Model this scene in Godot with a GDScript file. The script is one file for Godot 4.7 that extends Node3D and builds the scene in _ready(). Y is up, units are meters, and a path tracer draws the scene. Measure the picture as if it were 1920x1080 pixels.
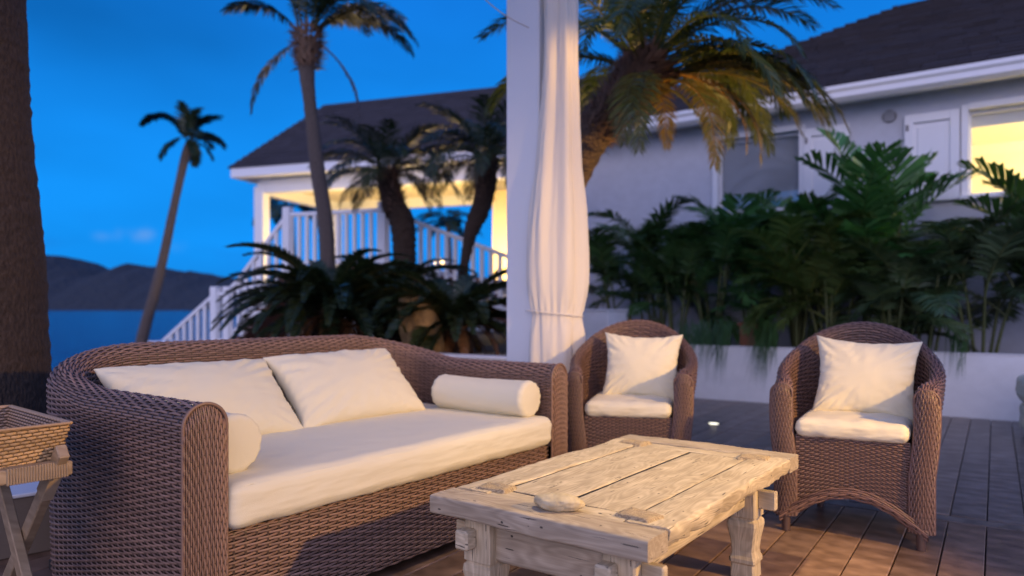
extends Node3D
# Terrace at dusk. x to the right, y up, depth away from the camera is -z. D(x, y, depth) makes a point.

var rng := RandomNumberGenerator.new()
var nz := FastNoiseLite.new()
var M := {}
const UP := Vector3.UP
const TD := -0.5986            # turn of the deck, the planters and the villa


static func D(x: float, y: float, depth: float) -> Vector3:
	return Vector3(x, y, -depth)


class MB:
	var v := PackedVector3Array()
	var n := PackedVector3Array()
	var c := PackedColorArray()
	var uv := PackedVector2Array()
	var ix := PackedInt32Array()
	var col := Color.WHITE

	func vert(p: Vector3, nn: Vector3, t := Vector2.ZERO) -> int:
		v.append(p); n.append(nn); c.append(col); uv.append(t)
		return v.size() - 1

	func tri(a: int, b: int, d: int) -> void:
		var g := (v[b] - v[a]).cross(v[d] - v[a])
		if g.dot(n[a] + n[b] + n[d]) > 0.0:
			ix.append(a); ix.append(d); ix.append(b)
		else:
			ix.append(a); ix.append(b); ix.append(d)

	func face(p: Array, hint: Vector3) -> void:      # flat polygon, facing hint
		var g: Vector3 = (p[1] - p[0]).cross(p[2] - p[0])
		if p.size() > 3:
			g += (p[2] - p[0]).cross(p[3] - p[0])
		g = g.normalized()
		if g.dot(hint) < 0.0:
			g = -g
		var ax := g.cross(Vector3(0.31, 0.95, 0.1)).normalized() if absf(g.y) < 0.9 else Vector3.RIGHT
		var ay := g.cross(ax)
		var k := v.size()
		for q in p:
			vert(q, g, Vector2(q.dot(ax), q.dot(ay)))
		for i in range(1, p.size() - 1):
			tri(k, k + i, k + i + 1)

	func box(at: Vector3, size: Vector3, bev := 0.0, b := Basis()) -> void:
		var h := size * 0.5
		var e := minf(bev, minf(h.x, minf(h.y, h.z)) * 0.9)
		var P := func(s: Vector3, a: int) -> Vector3:
			var q := Vector3.ZERO
			for k in 3:
				q[k] = s[k] * (h[k] if k == a else h[k] - e)
			return at + b * q
		for a in 3:
			var a1 := (a + 1) % 3
			var a2 := (a + 2) % 3
			for s in [-1.0, 1.0]:
				var pts := []
				for w in [[-1, -1], [1, -1], [1, 1], [-1, 1]]:
					var sv := Vector3.ZERO
					sv[a] = s; sv[a1] = w[0]; sv[a2] = w[1]
					pts.append(P.call(sv, a))
				var hint := Vector3.ZERO
				hint[a] = s
				face(pts, b * hint)
				if e > 0.0:
					for s2 in [-1.0, 1.0]:
						var q := []
						for w in [-1.0, 1.0]:
							var sv := Vector3.ZERO
							sv[a] = s; sv[a1] = s2; sv[a2] = w
							q.append(P.call(sv, a))
						for w in [1.0, -1.0]:
							var sv := Vector3.ZERO
							sv[a] = s; sv[a1] = s2; sv[a2] = w
							q.append(P.call(sv, a1))
						var hh := Vector3.ZERO
						hh[a] = s; hh[a1] = s2
						face(q, b * hh)
		if e > 0.0:
			for i in 8:
				var s := Vector3(1 if i & 1 else -1, 1 if i & 2 else -1, 1 if i & 4 else -1)
				face([P.call(s, 0), P.call(s, 1), P.call(s, 2)], b * s)

	func bar(p: Vector3, q: Vector3, w: float, h: float, bev := 0.0, up := Vector3.UP) -> void:
		var x := (q - p).normalized()
		if absf(x.dot(up)) > 0.99:
			up = Vector3.BACK
		var z := x.cross(up).normalized()
		var y := z.cross(x)
		box((p + q) * 0.5, Vector3(p.distance_to(q), h, w), bev, Basis(x, y, z))

	func tube(path: PackedVector3Array, rad: PackedFloat32Array, sides := 8, cap := true) -> void:
		var u := Vector3.ZERO
		var k := v.size()
		var m := path.size()
		var run := 0.0
		for i in m:
			var t := (path[mini(i + 1, m - 1)] - path[maxi(i - 1, 0)]).normalized()
			if i == 0:
				u = t.cross(Vector3(0.3, 0.2, 0.9)).normalized()
			u = (u - t * u.dot(t)).normalized()
			var w := t.cross(u)
			if i > 0:
				run += path[i].distance_to(path[i - 1])
			for s in sides + 1:
				var a := TAU * s / sides
				var d := u * cos(a) + w * sin(a)
				vert(path[i] + d * rad[i], d, Vector2(float(s) / sides, run))
		for i in m - 1:
			for s in sides:
				var a := k + i * (sides + 1) + s
				tri(a, a + 1, a + sides + 2)
				tri(a, a + sides + 2, a + sides + 1)
		if cap:
			for e in [0, m - 1]:
				var p := []
				for s in sides:
					p.append(v[k + e * (sides + 1) + s])
				face(p, path[e] - path[1 if e == 0 else m - 2])

	func grid(P: PackedVector3Array, rows: int, cols: int, hint := Vector3.ZERO, us := 1.0, vs := 1.0) -> void:  # smooth surface through the points
		var k := v.size()
		var sg := 1.0
		for r in rows:
			for q in cols:
				var i := r * cols + q
				var tu := P[r * cols + mini(q + 1, cols - 1)] - P[r * cols + maxi(q - 1, 0)]
				var tv := P[mini(r + 1, rows - 1) * cols + q] - P[maxi(r - 1, 0) * cols + q]
				var nn := tu.cross(tv).normalized()
				if i == 0 or q == 0 and r == 0:
					var j := (rows / 2) * cols + cols / 2
					var g := (P[j + 1] - P[j - 1]).cross(P[j + cols] - P[j - cols] if rows > 2 else P[j] - P[j - cols])
					if hint != Vector3.ZERO and g.dot(hint) < 0.0:
						sg = -1.0
				vert(P[i], nn * sg, Vector2(us * q / (cols - 1), vs * r / (rows - 1)))
		for r in rows - 1:
			for q in cols - 1:
				var a := k + r * cols + q
				tri(a, a + 1, a + cols + 1)
				tri(a, a + cols + 1, a + cols)

	func mesh() -> ArrayMesh:
		var a := []
		a.resize(Mesh.ARRAY_MAX)
		a[Mesh.ARRAY_VERTEX] = v; a[Mesh.ARRAY_NORMAL] = n; a[Mesh.ARRAY_COLOR] = c; a[Mesh.ARRAY_TEX_UV] = uv; a[Mesh.ARRAY_INDEX] = ix
		var m := ArrayMesh.new()
		m.add_surface_from_arrays(Mesh.PRIMITIVE_TRIANGLES, a)
		return m

	func smooth() -> ArrayMesh:                       # the same triangles with normals averaged over shared corners
		var st := SurfaceTool.new()
		st.begin(Mesh.PRIMITIVE_TRIANGLES)
		st.set_smooth_group(0)
		for i in ix:
			st.set_color(c[i]); st.set_uv(uv[i])
			st.add_vertex(v[i])
		st.generate_normals()
		st.index()
		return st.commit()


# ---------------------------------------------------------------- naming
func thing(called: String, label: String, category: String, at := Vector3.ZERO, turn := 0.0, group := "") -> Node3D:
	var o := Node3D.new()
	o.name = numbered(called)
	add_child(o, true)
	o.position = at
	o.rotation.y = turn
	tag(o, label, category, group)
	return o


var taken := {}
func numbered(called: String) -> String:
	if not taken.has(called):
		taken[called] = 0
		return called
	taken[called] += 1
	return "%s_%03d" % [called, taken[called]]


func tag(o: Node3D, label: String, category: String, group := "") -> void:
	o.set_meta("label", label)
	o.set_meta("category", category)
	if group:
		o.set_meta("group", group)


func part(called: String, m: Mesh, mat: Material, parent: Node, xf := Transform3D()) -> MeshInstance3D:
	var o := MeshInstance3D.new()
	var base := called
	var k := 0
	while parent != self and parent.has_node(NodePath(called)):
		k += 1
		called = "%s_%03d" % [base, k]
	o.name = numbered(called) if parent == self else called
	o.mesh = m
	o.material_override = mat
	o.transform = xf
	parent.add_child(o, true)
	return o


var part_no := {}
func fast_part(called: String, m: Mesh, mat: Material, parent: Node, xf := Transform3D()) -> MeshInstance3D:   # numbering without search, for many alike pieces
	var key := str(parent.get_instance_id()) + called
	var k: int = part_no.get(key, 0)
	part_no[key] = k + 1
	var o := MeshInstance3D.new()
	o.name = called if k == 0 else "%s_%03d" % [called, k]
	o.mesh = m
	o.material_override = mat
	o.transform = xf
	parent.add_child(o, true)
	return o


func structure(called: String, m: Mesh, mat: Material) -> MeshInstance3D:
	var o := part(called, m, mat, self)
	o.set_meta("kind", "structure")
	return o


func boxpart(called: String, at: Vector3, size: Vector3, bev: float, mat: Material, parent: Node, b := Basis()) -> MeshInstance3D:
	var mb := MB.new()
	mb.box(at, size, bev, b)
	return part(called, mb.mesh(), mat, parent)


func barpart(called: String, p: Vector3, q: Vector3, w: float, h: float, bev: float, mat: Material, parent: Node) -> MeshInstance3D:
	var mb := MB.new()
	mb.bar(p, q, w, h, bev)
	return fast_part(called, mb.mesh(), mat, parent)


# ---------------------------------------------------------------- materials
func lin(r: float, g: float, b: float) -> Color:
	return Color(r, g, b).linear_to_srgb()


func noise_tex(size: int, freq: float, octaves: int, seed_: int, kind := FastNoiseLite.TYPE_SIMPLEX_SMOOTH, stretch := 1.0) -> ImageTexture:
	var f := FastNoiseLite.new()
	f.noise_type = kind; f.frequency = freq; f.fractal_octaves = octaves; f.seed = seed_
	var w := int(size / stretch)
	var im := f.get_seamless_image(w, size, false, false, 0.15)
	if w != size:
		im.resize(size, size, Image.INTERPOLATE_CUBIC)
	return ImageTexture.create_from_image(im)


func tint(src: ImageTexture, a: Color, b: Color, gamma := 1.0) -> ImageTexture:        # greys to a ramp of two colours
	var im := src.get_image()
	im.convert(Image.FORMAT_L8)
	var d := im.get_data()
	var out := PackedByteArray()
	out.resize(d.size() * 3)
	var lut := []
	for i in 256:
		var q := a.lerp(b, pow(i / 255.0, gamma))
		lut.append([int(q.r * 255), int(q.g * 255), int(q.b * 255)])
	for i in d.size():
		var q: Array = lut[d[i]]
		out[i * 3] = q[0]; out[i * 3 + 1] = q[1]; out[i * 3 + 2] = q[2]
	return ImageTexture.create_from_image(Image.create_from_data(im.get_width(), im.get_height(), false, Image.FORMAT_RGB8, out))


func mat(color: Color, rough: float, vc := false) -> StandardMaterial3D:
	var m := StandardMaterial3D.new()
	m.albedo_color = color
	m.roughness = rough
	m.vertex_color_use_as_albedo = vc
	m.cull_mode = BaseMaterial3D.CULL_DISABLED
	return m


func relief(m: StandardMaterial3D, t: Texture2D, cm: float, scale: float, world := true) -> StandardMaterial3D:
	m.heightmap_enabled = true
	m.heightmap_texture = t
	m.heightmap_scale = cm
	m.uv1_triplanar = true
	m.uv1_world_triplanar = world
	m.uv1_scale = Vector3.ONE * scale
	return m


func wood_images(w: int, h: int, seed_: int) -> Array:         # bleached timber: grain along x, knots, cracks
	var stretched := func(freq: float, oct: int, k: int, st: int, ridged: bool) -> PackedByteArray:
		var f := FastNoiseLite.new()
		f.seed = seed_ + k; f.frequency = freq; f.fractal_octaves = oct
		if ridged:
			f.fractal_type = FastNoiseLite.FRACTAL_RIDGED
		var im := f.get_seamless_image(w / st, h, false, false, 0.2)
		if st > 1:
			im.resize(w, h, Image.INTERPOLATE_CUBIC)
		return im.get_data()
	var warp: PackedByteArray = stretched.call(0.010, 2, 0, 4, false)
	var blot: PackedByteArray = stretched.call(0.012, 3, 9, 2, false)
	var fine: PackedByteArray = stretched.call(0.28, 3, 1, 64, false)
	var crack: PackedByteArray = stretched.call(0.030, 2, 2, 16, true)
	var col := PackedByteArray()
	col.resize(w * h * 3)
	var hei := PackedByteArray()
	hei.resize(w * h)
	for y in h:
		for x in w:
			var i := y * w + x
			var wv: float = warp[i] / 255.0
			var bl: float = blot[i] / 255.0
			var r := sin(y * 0.16 + wv * 38.0) * 0.5 + 0.5
			var g: float = fine[i] / 255.0
			var k: float = smoothstep(0.88, 0.95, crack[i] / 255.0) * smoothstep(0.46, 0.62, bl)
			var t := clampf(0.56 + 0.34 * (g - 0.5) + 0.20 * (r - 0.5) + 0.50 * (bl - 0.5), 0.0, 1.0)
			var s := 1.0 - 0.70 * k
			col[i * 3] = int(clampf((136 + 86 * t) * s, 0, 255))
			col[i * 3 + 1] = int(clampf((122 + 86 * t) * s, 0, 255))
			col[i * 3 + 2] = int(clampf((97 + 80 * t) * s, 0, 255))
			hei[i] = int(clampf(255.0 * (0.35 + 0.30 * g + 0.35 * r) * (1.0 - 0.8 * k), 0, 255))
	for k in 46:                                             # pits, nail holes and short splits
		var cx := rng.randi() % w
		var cy := rng.randi() % h
		var rx := rng.randi_range(2, 4) if k % 3 else rng.randi_range(8, 22)
		var ry := rng.randi_range(1, 3) if k % 3 else 1
		for y in range(-ry, ry + 1):
			for x in range(-rx, rx + 1):
				if pow(float(x) / (rx + 0.5), 2) + pow(float(y) / (ry + 0.5), 2) < 1.0:
					var i := posmod(cy + y, h) * w + posmod(cx + x, w)
					for c in 3:
						col[i * 3 + c] = int(col[i * 3 + c] * 0.38)
					hei[i] = int(hei[i] * 0.3)
	return [ImageTexture.create_from_image(Image.create_from_data(w, h, false, Image.FORMAT_RGB8, col)), ImageTexture.create_from_image(Image.create_from_data(w, h, false, Image.FORMAT_L8, hei))]


func ring_images(n: int) -> Array:                            # end grain
	var col := PackedByteArray(); col.resize(n * n * 3)
	var hei := PackedByteArray(); hei.resize(n * n)
	for y in n:
		for x in n:
			var p := Vector2(x - n * 0.35, y - n * 0.9) / n
			var d := p.length() + 0.03 * nz.get_noise_2d(x * 1.5, y * 1.5)
			var r := sin(d * 95.0) * 0.5 + 0.5
			var k := smoothstep(0.5, 0.7, nz.get_noise_2d(x * 5.0 + 300.0, y * 2.0))
			var t := clampf(0.25 + 0.6 * r + 0.25 * nz.get_noise_2d(x * 4.0, y * 4.0), 0, 1)
			var i := y * n + x
			col[i * 3] = int((132 + 84 * t) * (1.0 - 0.6 * k)); col[i * 3 + 1] = int((116 + 84 * t) * (1.0 - 0.6 * k)); col[i * 3 + 2] = int((92 + 78 * t) * (1.0 - 0.6 * k))
			hei[i] = int(clampf(255.0 * r * (1.0 - 0.8 * k), 0, 255))
	return [ImageTexture.create_from_image(Image.create_from_data(n, n, false, Image.FORMAT_RGB8, col)), ImageTexture.create_from_image(Image.create_from_data(n, n, false, Image.FORMAT_L8, hei))]


func make_materials() -> void:
	var fine := noise_tex(512, 0.05, 4, 11)
	var soft := noise_tex(512, 0.012, 4, 12)
	var grain := noise_tex(512, 0.06, 4, 13, FastNoiseLite.TYPE_SIMPLEX_SMOOTH, 16.0)
	M.wicker = mat(Color.WHITE, 0.48, true)
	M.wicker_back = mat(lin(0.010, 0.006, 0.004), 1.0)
	M.fabric = relief(mat(lin(0.74, 0.67, 0.47), 0.95), noise_tex(256, 0.25, 2, 14), 0.05, 6.0, false)
	M.fabric.rim_enabled = true; M.fabric.rim = 0.25
	M.curtain = relief(mat(lin(0.76, 0.69, 0.58), 0.95), M.fabric.heightmap_texture, 0.05, 6.0)
	M.curtain.backlight_enabled = true; M.curtain.backlight = Color(0.25, 0.25, 0.25)
	M.white = relief(mat(lin(0.74, 0.74, 0.74), 0.55), fine, 0.04, 0.8)
	M.plaster = relief(mat(lin(0.80, 0.80, 0.79), 0.9), fine, 0.10, 1.1)
	M.plaster.albedo_texture = tint(soft, Color(0.94, 0.94, 0.94), Color(1, 1, 1))
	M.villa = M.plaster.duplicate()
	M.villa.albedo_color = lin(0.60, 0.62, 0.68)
	M.trim = mat(lin(0.80, 0.81, 0.83), 0.45)
	M.cream = mat(lin(0.72, 0.62, 0.40), 0.7)
	M.roof = relief(mat(lin(0.050, 0.042, 0.046), 0.9, true), fine, 0.4, 1.5)
	M.deck = mat(lin(0.17, 0.115, 0.085), 0.36)
	M.deck.albedo_texture = tint(grain, Color(0.62, 0.60, 0.58), Color(1, 1, 1))
	M.deck.uv1_scale = Vector3(1.2, 0.55, 1)
	M.deck.heightmap_enabled = true; M.deck.heightmap_texture = grain; M.deck.heightmap_scale = 0.12
	M.sky_grey_decks = []
	M.brown_decks = []
	for q in [[0.30, 0.185, 0.125], [0.22, 0.14, 0.10], [0.36, 0.225, 0.15], [0.26, 0.165, 0.12]]:  # nearer boards, browner and less weathered
		var d: StandardMaterial3D = M.deck.duplicate()
		d.albedo_color = lin(q[0], q[1], q[2])
		M.brown_decks.append(d)
	for q in [[0.29, 0.222, 0.185], [0.23, 0.185, 0.158], [0.35, 0.26, 0.205], [0.27, 0.215, 0.185]]:  # farther boards: weathered, and greyed to paint in the sky's reflection
		var d: StandardMaterial3D = M.deck.duplicate()
		d.albedo_color = lin(q[0], q[1], q[2])
		M.sky_grey_decks.append(d)
	M.plinth = relief(mat(lin(0.17, 0.13, 0.095), 0.9), fine, 0.1, 1.5)  # white plinth's body, browned to paint its warm shade
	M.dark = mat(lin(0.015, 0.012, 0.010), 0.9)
	var wi := wood_images(1024, 512, 31)
	M.wood = mat(lin(0.98, 0.95, 0.92), 0.75)
	M.wood.albedo_texture = wi[0]
	M.wood.heightmap_enabled = true; M.wood.heightmap_texture = wi[1]; M.wood.heightmap_scale = 0.05
	M.wood_grey = M.wood.duplicate()
	M.wood_grey.albedo_color = lin(0.78, 0.75, 0.77)
	var ri := ring_images(256)
	M.endgrain = mat(lin(0.80, 0.74, 0.64), 0.8)
	M.endgrain.albedo_texture = ri[0]
	M.endgrain.heightmap_enabled = true; M.endgrain.heightmap_texture = ri[1]; M.endgrain.heightmap_scale = 0.10
	M.pale_wood = mat(lin(0.46, 0.33, 0.20), 0.55)
	M.pale_wood.albedo_texture = tint(grain, Color(0.80, 0.78, 0.74), Color(1, 1, 1))
	M.pale_wood.uv1_scale = Vector3(3, 1, 1)
	M.rattan = mat(Color.WHITE, 0.45, true)
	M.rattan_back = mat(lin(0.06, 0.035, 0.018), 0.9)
	M.stone = relief(mat(lin(0.62, 0.52, 0.33), 0.85), fine, 0.12, 3.0)
	M.stone.albedo_texture = tint(noise_tex(256, 0.03, 4, 15), Color(0.78, 0.76, 0.72), Color(1, 1, 1))
	M.boulder = relief(mat(lin(0.50, 0.32, 0.13), 0.85), fine, 0.8, 1.2)  # ochre saturated to paint in the warm light on the boulder
	M.boulder.albedo_texture = tint(soft, Color(0.55, 0.52, 0.5), Color(1, 1, 1))
	M.leaf = mat(Color.WHITE, 0.38, true)
	M.leaf.backlight_enabled = true; M.leaf.backlight = Color(0.55, 0.65, 0.30)
	M.stem = mat(Color.WHITE, 0.7, true)
	M.bark = relief(mat(lin(0.085, 0.055, 0.038), 0.95), noise_tex(512, 0.03, 5, 16, FastNoiseLite.TYPE_SIMPLEX_SMOOTH, 1.0), 1.6, 1.6)
	M.bark.albedo_texture = tint(noise_tex(512, 0.03, 4, 17), Color(0.55, 0.52, 0.5), Color(1, 1, 1))
	M.bark.uv1_scale = Vector3(3.0, 1.3, 3.0)
	M.shag = relief(mat(lin(0.16, 0.10, 0.068), 0.95), M.bark.heightmap_texture, 1.6, 1.6)
	M.shag.albedo_texture = M.bark.albedo_texture
	M.grey_bark = relief(mat(lin(0.23, 0.19, 0.17), 0.95), M.bark.heightmap_texture, 1.2, 2.0)
	M.grey_bark.albedo_texture = M.bark.albedo_texture
	M.grey_bark.uv1_scale = Vector3(2, 9.0, 2)
	M.soil = relief(mat(lin(0.06, 0.045, 0.03), 1.0), fine, 3.0, 0.8)
	M.gravel = mat(Color.WHITE, 0.9, true)
	M.grass = mat(lin(0.035, 0.075, 0.02), 0.9)
	M.ground = relief(mat(lin(0.09, 0.08, 0.06), 1.0), soft, 4.0, 0.3)
	M.hill = relief(mat(lin(0.034, 0.040, 0.048), 1.0), soft, 900.0, 0.004)
	M.sea = relief(mat(lin(0.002, 0.034, 0.15), 0.14), noise_tex(512, 0.02, 4, 18), 30.0, 0.10)
	M.sea.uv1_scale = Vector3(0.05, 0.1, 0.1)
	M.terracotta = mat(lin(0.26, 0.10, 0.055), 0.8)
	M.chair_leg = mat(lin(0.075, 0.042, 0.032), 0.5)
	M.tread = mat(lin(0.20, 0.085, 0.06), 0.7)
	M.metal = mat(lin(0.35, 0.34, 0.33), 0.35); M.metal.metallic = 0.9
	M.black = mat(lin(0.02, 0.02, 0.02), 0.5)
	M.glass = mat(Color(0.8, 0.85, 0.9, 0.10), 0.04)
	M.glass.transparency = BaseMaterial3D.TRANSPARENCY_ALPHA
	M.glass.metallic_specular = 0.25
	M.vent = mat(lin(0.20, 0.19, 0.19), 0.7)
	M.cord = mat(lin(0.5, 0.42, 0.35), 0.8)
	M.room = mat(lin(0.76, 0.70, 0.52), 0.9)
	M.blind = mat(lin(0.48, 0.50, 0.55), 0.6)
	M.bulb = mat(Color.WHITE, 0.5)
	M.bulb.emission_enabled = true; M.bulb.emission = Color(1.0, 0.82, 0.55); M.bulb.emission_energy_multiplier = 3.0
	M.deck_lamp = mat(Color.WHITE, 0.3)
	M.deck_lamp.emission_enabled = true; M.deck_lamp.emission = Color(1.0, 0.97, 0.82); M.deck_lamp.emission_energy_multiplier = 1.7


# ---------------------------------------------------------------- weaving
# P holds the weavers: row by row, two points per stake. Plain weave: every weaver dips behind every second stake.
func weave(front: MB, back: MB, P: PackedVector3Array, rows: int, cols: int, hint: Vector3, amp: float, color: Color, jitter: float, thick := 0.45, stake_w := 0.006, gap := 0.80) -> void:
	var pw := [-1.0, -0.5, 0.5, 1.0]
	var ph := [-0.5, 0.5, 0.5, -0.5]
	var pn := [0.35, 0.95, 0.95, 0.35]
	var pv := [-0.94, -0.3, 0.3, 0.94]
	var N := PackedVector3Array(); N.resize(rows * cols)
	var mid := (rows / 2) * cols + cols / 2
	var sg := signf((P[mid + 1] - P[mid - 1]).cross(P[mid + cols] - P[mid - cols]).dot(hint))
	var base := front.v.size()
	for r in rows:
		var r0 := maxi(r - 1, 0) * cols
		var r1 := mini(r + 1, rows - 1) * cols
		var shade := 1.0 + jitter * rng.randf_range(-1, 1)
		for q in cols:
			var i := r * cols + q
			var q0 := maxi(q - 1, 0)
			var q1 := mini(q + 1, cols - 1)
			var tu := P[r * cols + q1] - P[r * cols + q0]
			var tv := P[r1 + q] - P[r0 + q]
			var hw := tv.length() * (0.25 if r > 0 and r < rows - 1 else 0.5) * gap
			var ul := tu.length() / float(q1 - q0)
			tu = tu.normalized(); tv = tv.normalized()
			var nn := (tu.cross(tv) * sg).normalized()
			N[i] = nn
			var ph_ := PI * (q * 0.5 + r)
			var off := amp * cos(ph_)
			var slope := -amp * PI * 0.5 / maxf(ul, 1e-4) * sin(ph_)
			var t := minf(hw * thick * 1.6, 0.004)
			var cc := color * (shade * (1.0 + 0.5 * jitter * rng.randf_range(-1, 1)))
			cc.a = 1.0
			for k in 4:
				front.v.append(P[i] + tv * (hw * pw[k]) + nn * (off + t * ph[k]))
				front.n.append((nn * pn[k] + tv * pv[k] - tu * (slope * pn[k])).normalized())
				front.c.append(cc)
				front.uv.append(Vector2.ZERO)
	var ccw := sg < 0.0
	for r in rows:
		for q in cols - 1:
			var a := base + (r * cols + q) * 4
			for k in 3:
				var b := a + k
				if ccw:
					front.ix.append_array([b, b + 4, b + 5, b, b + 5, b + 1])
				else:
					front.ix.append_array([b, b + 5, b + 4, b, b + 1, b + 5])
	var dark := color * 0.35
	dark.a = 1.0
	for q in range(0, cols, 2):                                # the stakes
		var s0 := front.v.size()
		for r in rows:
			var i := r * cols + q
			var tu := (P[r * cols + mini(q + 1, cols - 1)] - P[r * cols + maxi(q - 1, 0)]).normalized() * stake_w * 0.5
			for e in [-1.0, 1.0]:
				front.v.append(P[i] + tu * e); front.n.append(N[i]); front.c.append(dark); front.uv.append(Vector2.ZERO)
		for r in rows - 1:
			var a := s0 + r * 2
			front.tri(a, a + 1, a + 3); front.tri(a, a + 3, a + 2)
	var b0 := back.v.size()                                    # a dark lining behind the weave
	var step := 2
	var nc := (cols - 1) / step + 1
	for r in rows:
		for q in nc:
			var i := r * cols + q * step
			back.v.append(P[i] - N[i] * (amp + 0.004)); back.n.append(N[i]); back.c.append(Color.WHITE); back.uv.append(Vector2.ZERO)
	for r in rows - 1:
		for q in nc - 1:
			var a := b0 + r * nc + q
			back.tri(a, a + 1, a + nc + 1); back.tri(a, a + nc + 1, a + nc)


# U-shaped plan seen from above, front at z = 0, back at z = -depth: [x, z, outward x, outward z, distance from the nearer front end]
func u_path(hw: float, depth: float, R: float, step: float) -> Array:
	var a := depth - R
	var q := PI * R * 0.5
	var b := 2.0 * (hw - R)
	var S := 2.0 * a + 2.0 * q + b
	var n := int(round(S / step)) * 2 + 1
	var out := []
	for i in n:
		var s := S * i / (n - 1)
		var p: Array
		if s < a:
			p = [-hw, -s, -1.0, 0.0]
		elif s < a + q:
			var t := (s - a) / R
			p = [-hw + R - R * cos(t), -a - R * sin(t), -cos(t), -sin(t)]
		elif s < a + q + b:
			p = [-hw + R + (s - a - q), -depth, 0.0, -1.0]
		elif s < a + 2.0 * q + b:
			var t := (s - a - q - b) / R
			p = [hw - R + R * sin(t), -a - R * cos(t), sin(t), -cos(t)]
		else:
			p = [hw, -(S - s), 1.0, 0.0]
		p.append(minf(s, S - s))
		out.append(p)
	return out


func two_parts(name_a: String, f: MB, b: MB, mat_a: Material, mat_b: Material, parent: Node) -> void:
	var o := part(name_a, f.mesh(), mat_a, parent)
	part("lining", b.mesh(), mat_b, o)


func arm_cap(parent: Node, x: float, half: float, top: float, y0: float, z: float, bulge: float, color: Color, bow := 0.0) -> void:     # end of an arm: weavers that rise and follow the arch
	var f := MB.new(); var b := MB.new()
	var ncols := int(round(half * 2.0 / 0.0066)) | 1
	var n := int(round((top - y0) / 0.024)) * 2 + 1
	var side := signf(x)
	var P := PackedVector3Array()
	for r in ncols:
		var u := lerpf(-0.98, 0.98, float(r) / (ncols - 1))
		var h := top - half + half * sqrt(1.0 - u * u)
		for q in n:
			var t := float(q) / (n - 1)
			var y := lerpf(y0, h, t)
			var sh := side * bow * sin(clampf((y - 0.3) / 0.5, 0, 1) * PI)
			P.append(Vector3(x + u * half + sh, y, z + bulge * (1.0 - u * u) - 0.012 * smoothstep(0.93, 1.0, t)))
	weave(f, b, P, ncols, n, Vector3(0, 0, 1), 0.0022, color, 0.14, 0.5, 0.004)
	f.col = color * 0.9
	f.col.a = 1.0
	var path := PackedVector3Array(); var rad := PackedFloat32Array()
	for k in 41:                                              # cane that edges the arch
		var w := k / 40.0
		var p := Vector3.ZERO
		if w < 0.3:
			p = Vector3(-half, lerpf(y0, top - half, w / 0.3), 0)
		elif w > 0.7:
			p = Vector3(half, lerpf(top - half, y0, (w - 0.7) / 0.3), 0)
		else:
			var a := PI * (1.0 - (w - 0.3) / 0.4)
			p = Vector3(half * cos(a), top - half + half * sin(a), 0)
		path.append(Vector3(x + p.x + side * bow * sin(clampf((p.y - 0.3) / 0.5, 0, 1) * PI), p.y, z - 0.004)); rad.append(0.0055)
	f.tube(path, rad, 6)
	two_parts("arm_front", f, b, M.wicker, M.wicker_back, parent)


func make_sofa() -> void:
	var t := thing("wicker_sofa", "long brown wicker sofa with curved back and rolled arms", "sofa", D(-0.3235, 0, 2.783), deg_to_rad(53))
	var wc := Color(0.235, 0.140, 0.098)
	var half := 0.0625
	var path := u_path(0.9915 - half, 1.22 - half, 0.30, 0.038)
	var cols := path.size()
	var nO := 70; var nR := 20; var nI := 44
	var rows := nO + nR + nI
	var f := MB.new(); var b := MB.new()
	var P := PackedVector3Array(); P.resize(rows * cols)
	for q in cols:
		var p: Array = path[q]
		var H := lerpf(0.725, 0.855, smoothstep(0.62, 1.40, p[4]))
		var lean := 0.03 * smoothstep(0.5, 1.2, p[4])
		for r in rows:
			var o := half
			var y := 0.0
			if r < nO:
				y = lerpf(0.045, H - half, float(r) / nO)
			elif r < nO + nR:
				var a := PI * float(r - nO) / nR
				o = half * cos(a); y = H - half + half * sin(a)
			else:
				o = -half; y = lerpf(H - half, 0.33, float(r - nO - nR) / (nI - 1))
			o += lean * (y - 0.3)
			P[r * cols + q] = Vector3(p[0] + p[2] * o, y, p[1] + p[3] * o)
	weave(f, b, P, rows, cols, Vector3(0, 0.2, -1), 0.0042, wc, 0.24)
	two_parts("arms_and_back", f, b, M.wicker, M.wicker_back, t)
	for s in [-1.0, 1.0]:
		arm_cap(t, s * (0.9915 - half), half + 0.004, 0.729, 0.045, 0.004, 0.006, wc * Color(1.02, 1, 0.96))
	var f2 := MB.new(); var b2 := MB.new()
	P = PackedVector3Array()
	var nf := 34
	var nc := 2 * 44 + 1
	for r in nf:
		for q in nc:
			var x := lerpf(-0.862, 0.862, float(q) / (nc - 1))
			var y := lerpf(0.045, 0.325, float(r) / 28)
			var z := -0.025
			if r > 28:
				y = 0.325 + 0.012 * sin((r - 28) / 5.0 * PI * 0.5); z = -0.025 - 0.05 * (r - 28) / 5.0
			P.append(Vector3(x, y, z))
	weave(f2, b2, P, nf, nc, Vector3(0, 0, 1), 0.0042, wc, 0.24)
	two_parts("front_panel", f2, b2, M.wicker, M.wicker_back, t)
	boxpart("seat_base", Vector3(0, 0.305, -0.57), Vector3(1.72, 0.03, 1.04), 0.004, M.black, t)
	for x in [-0.90, 0.90]:
		for z in [-0.06, -1.10]:
			boxpart("foot", Vector3(x, 0.022, z), Vector3(0.05, 0.044, 0.05), 0.004, M.black, t)


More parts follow.
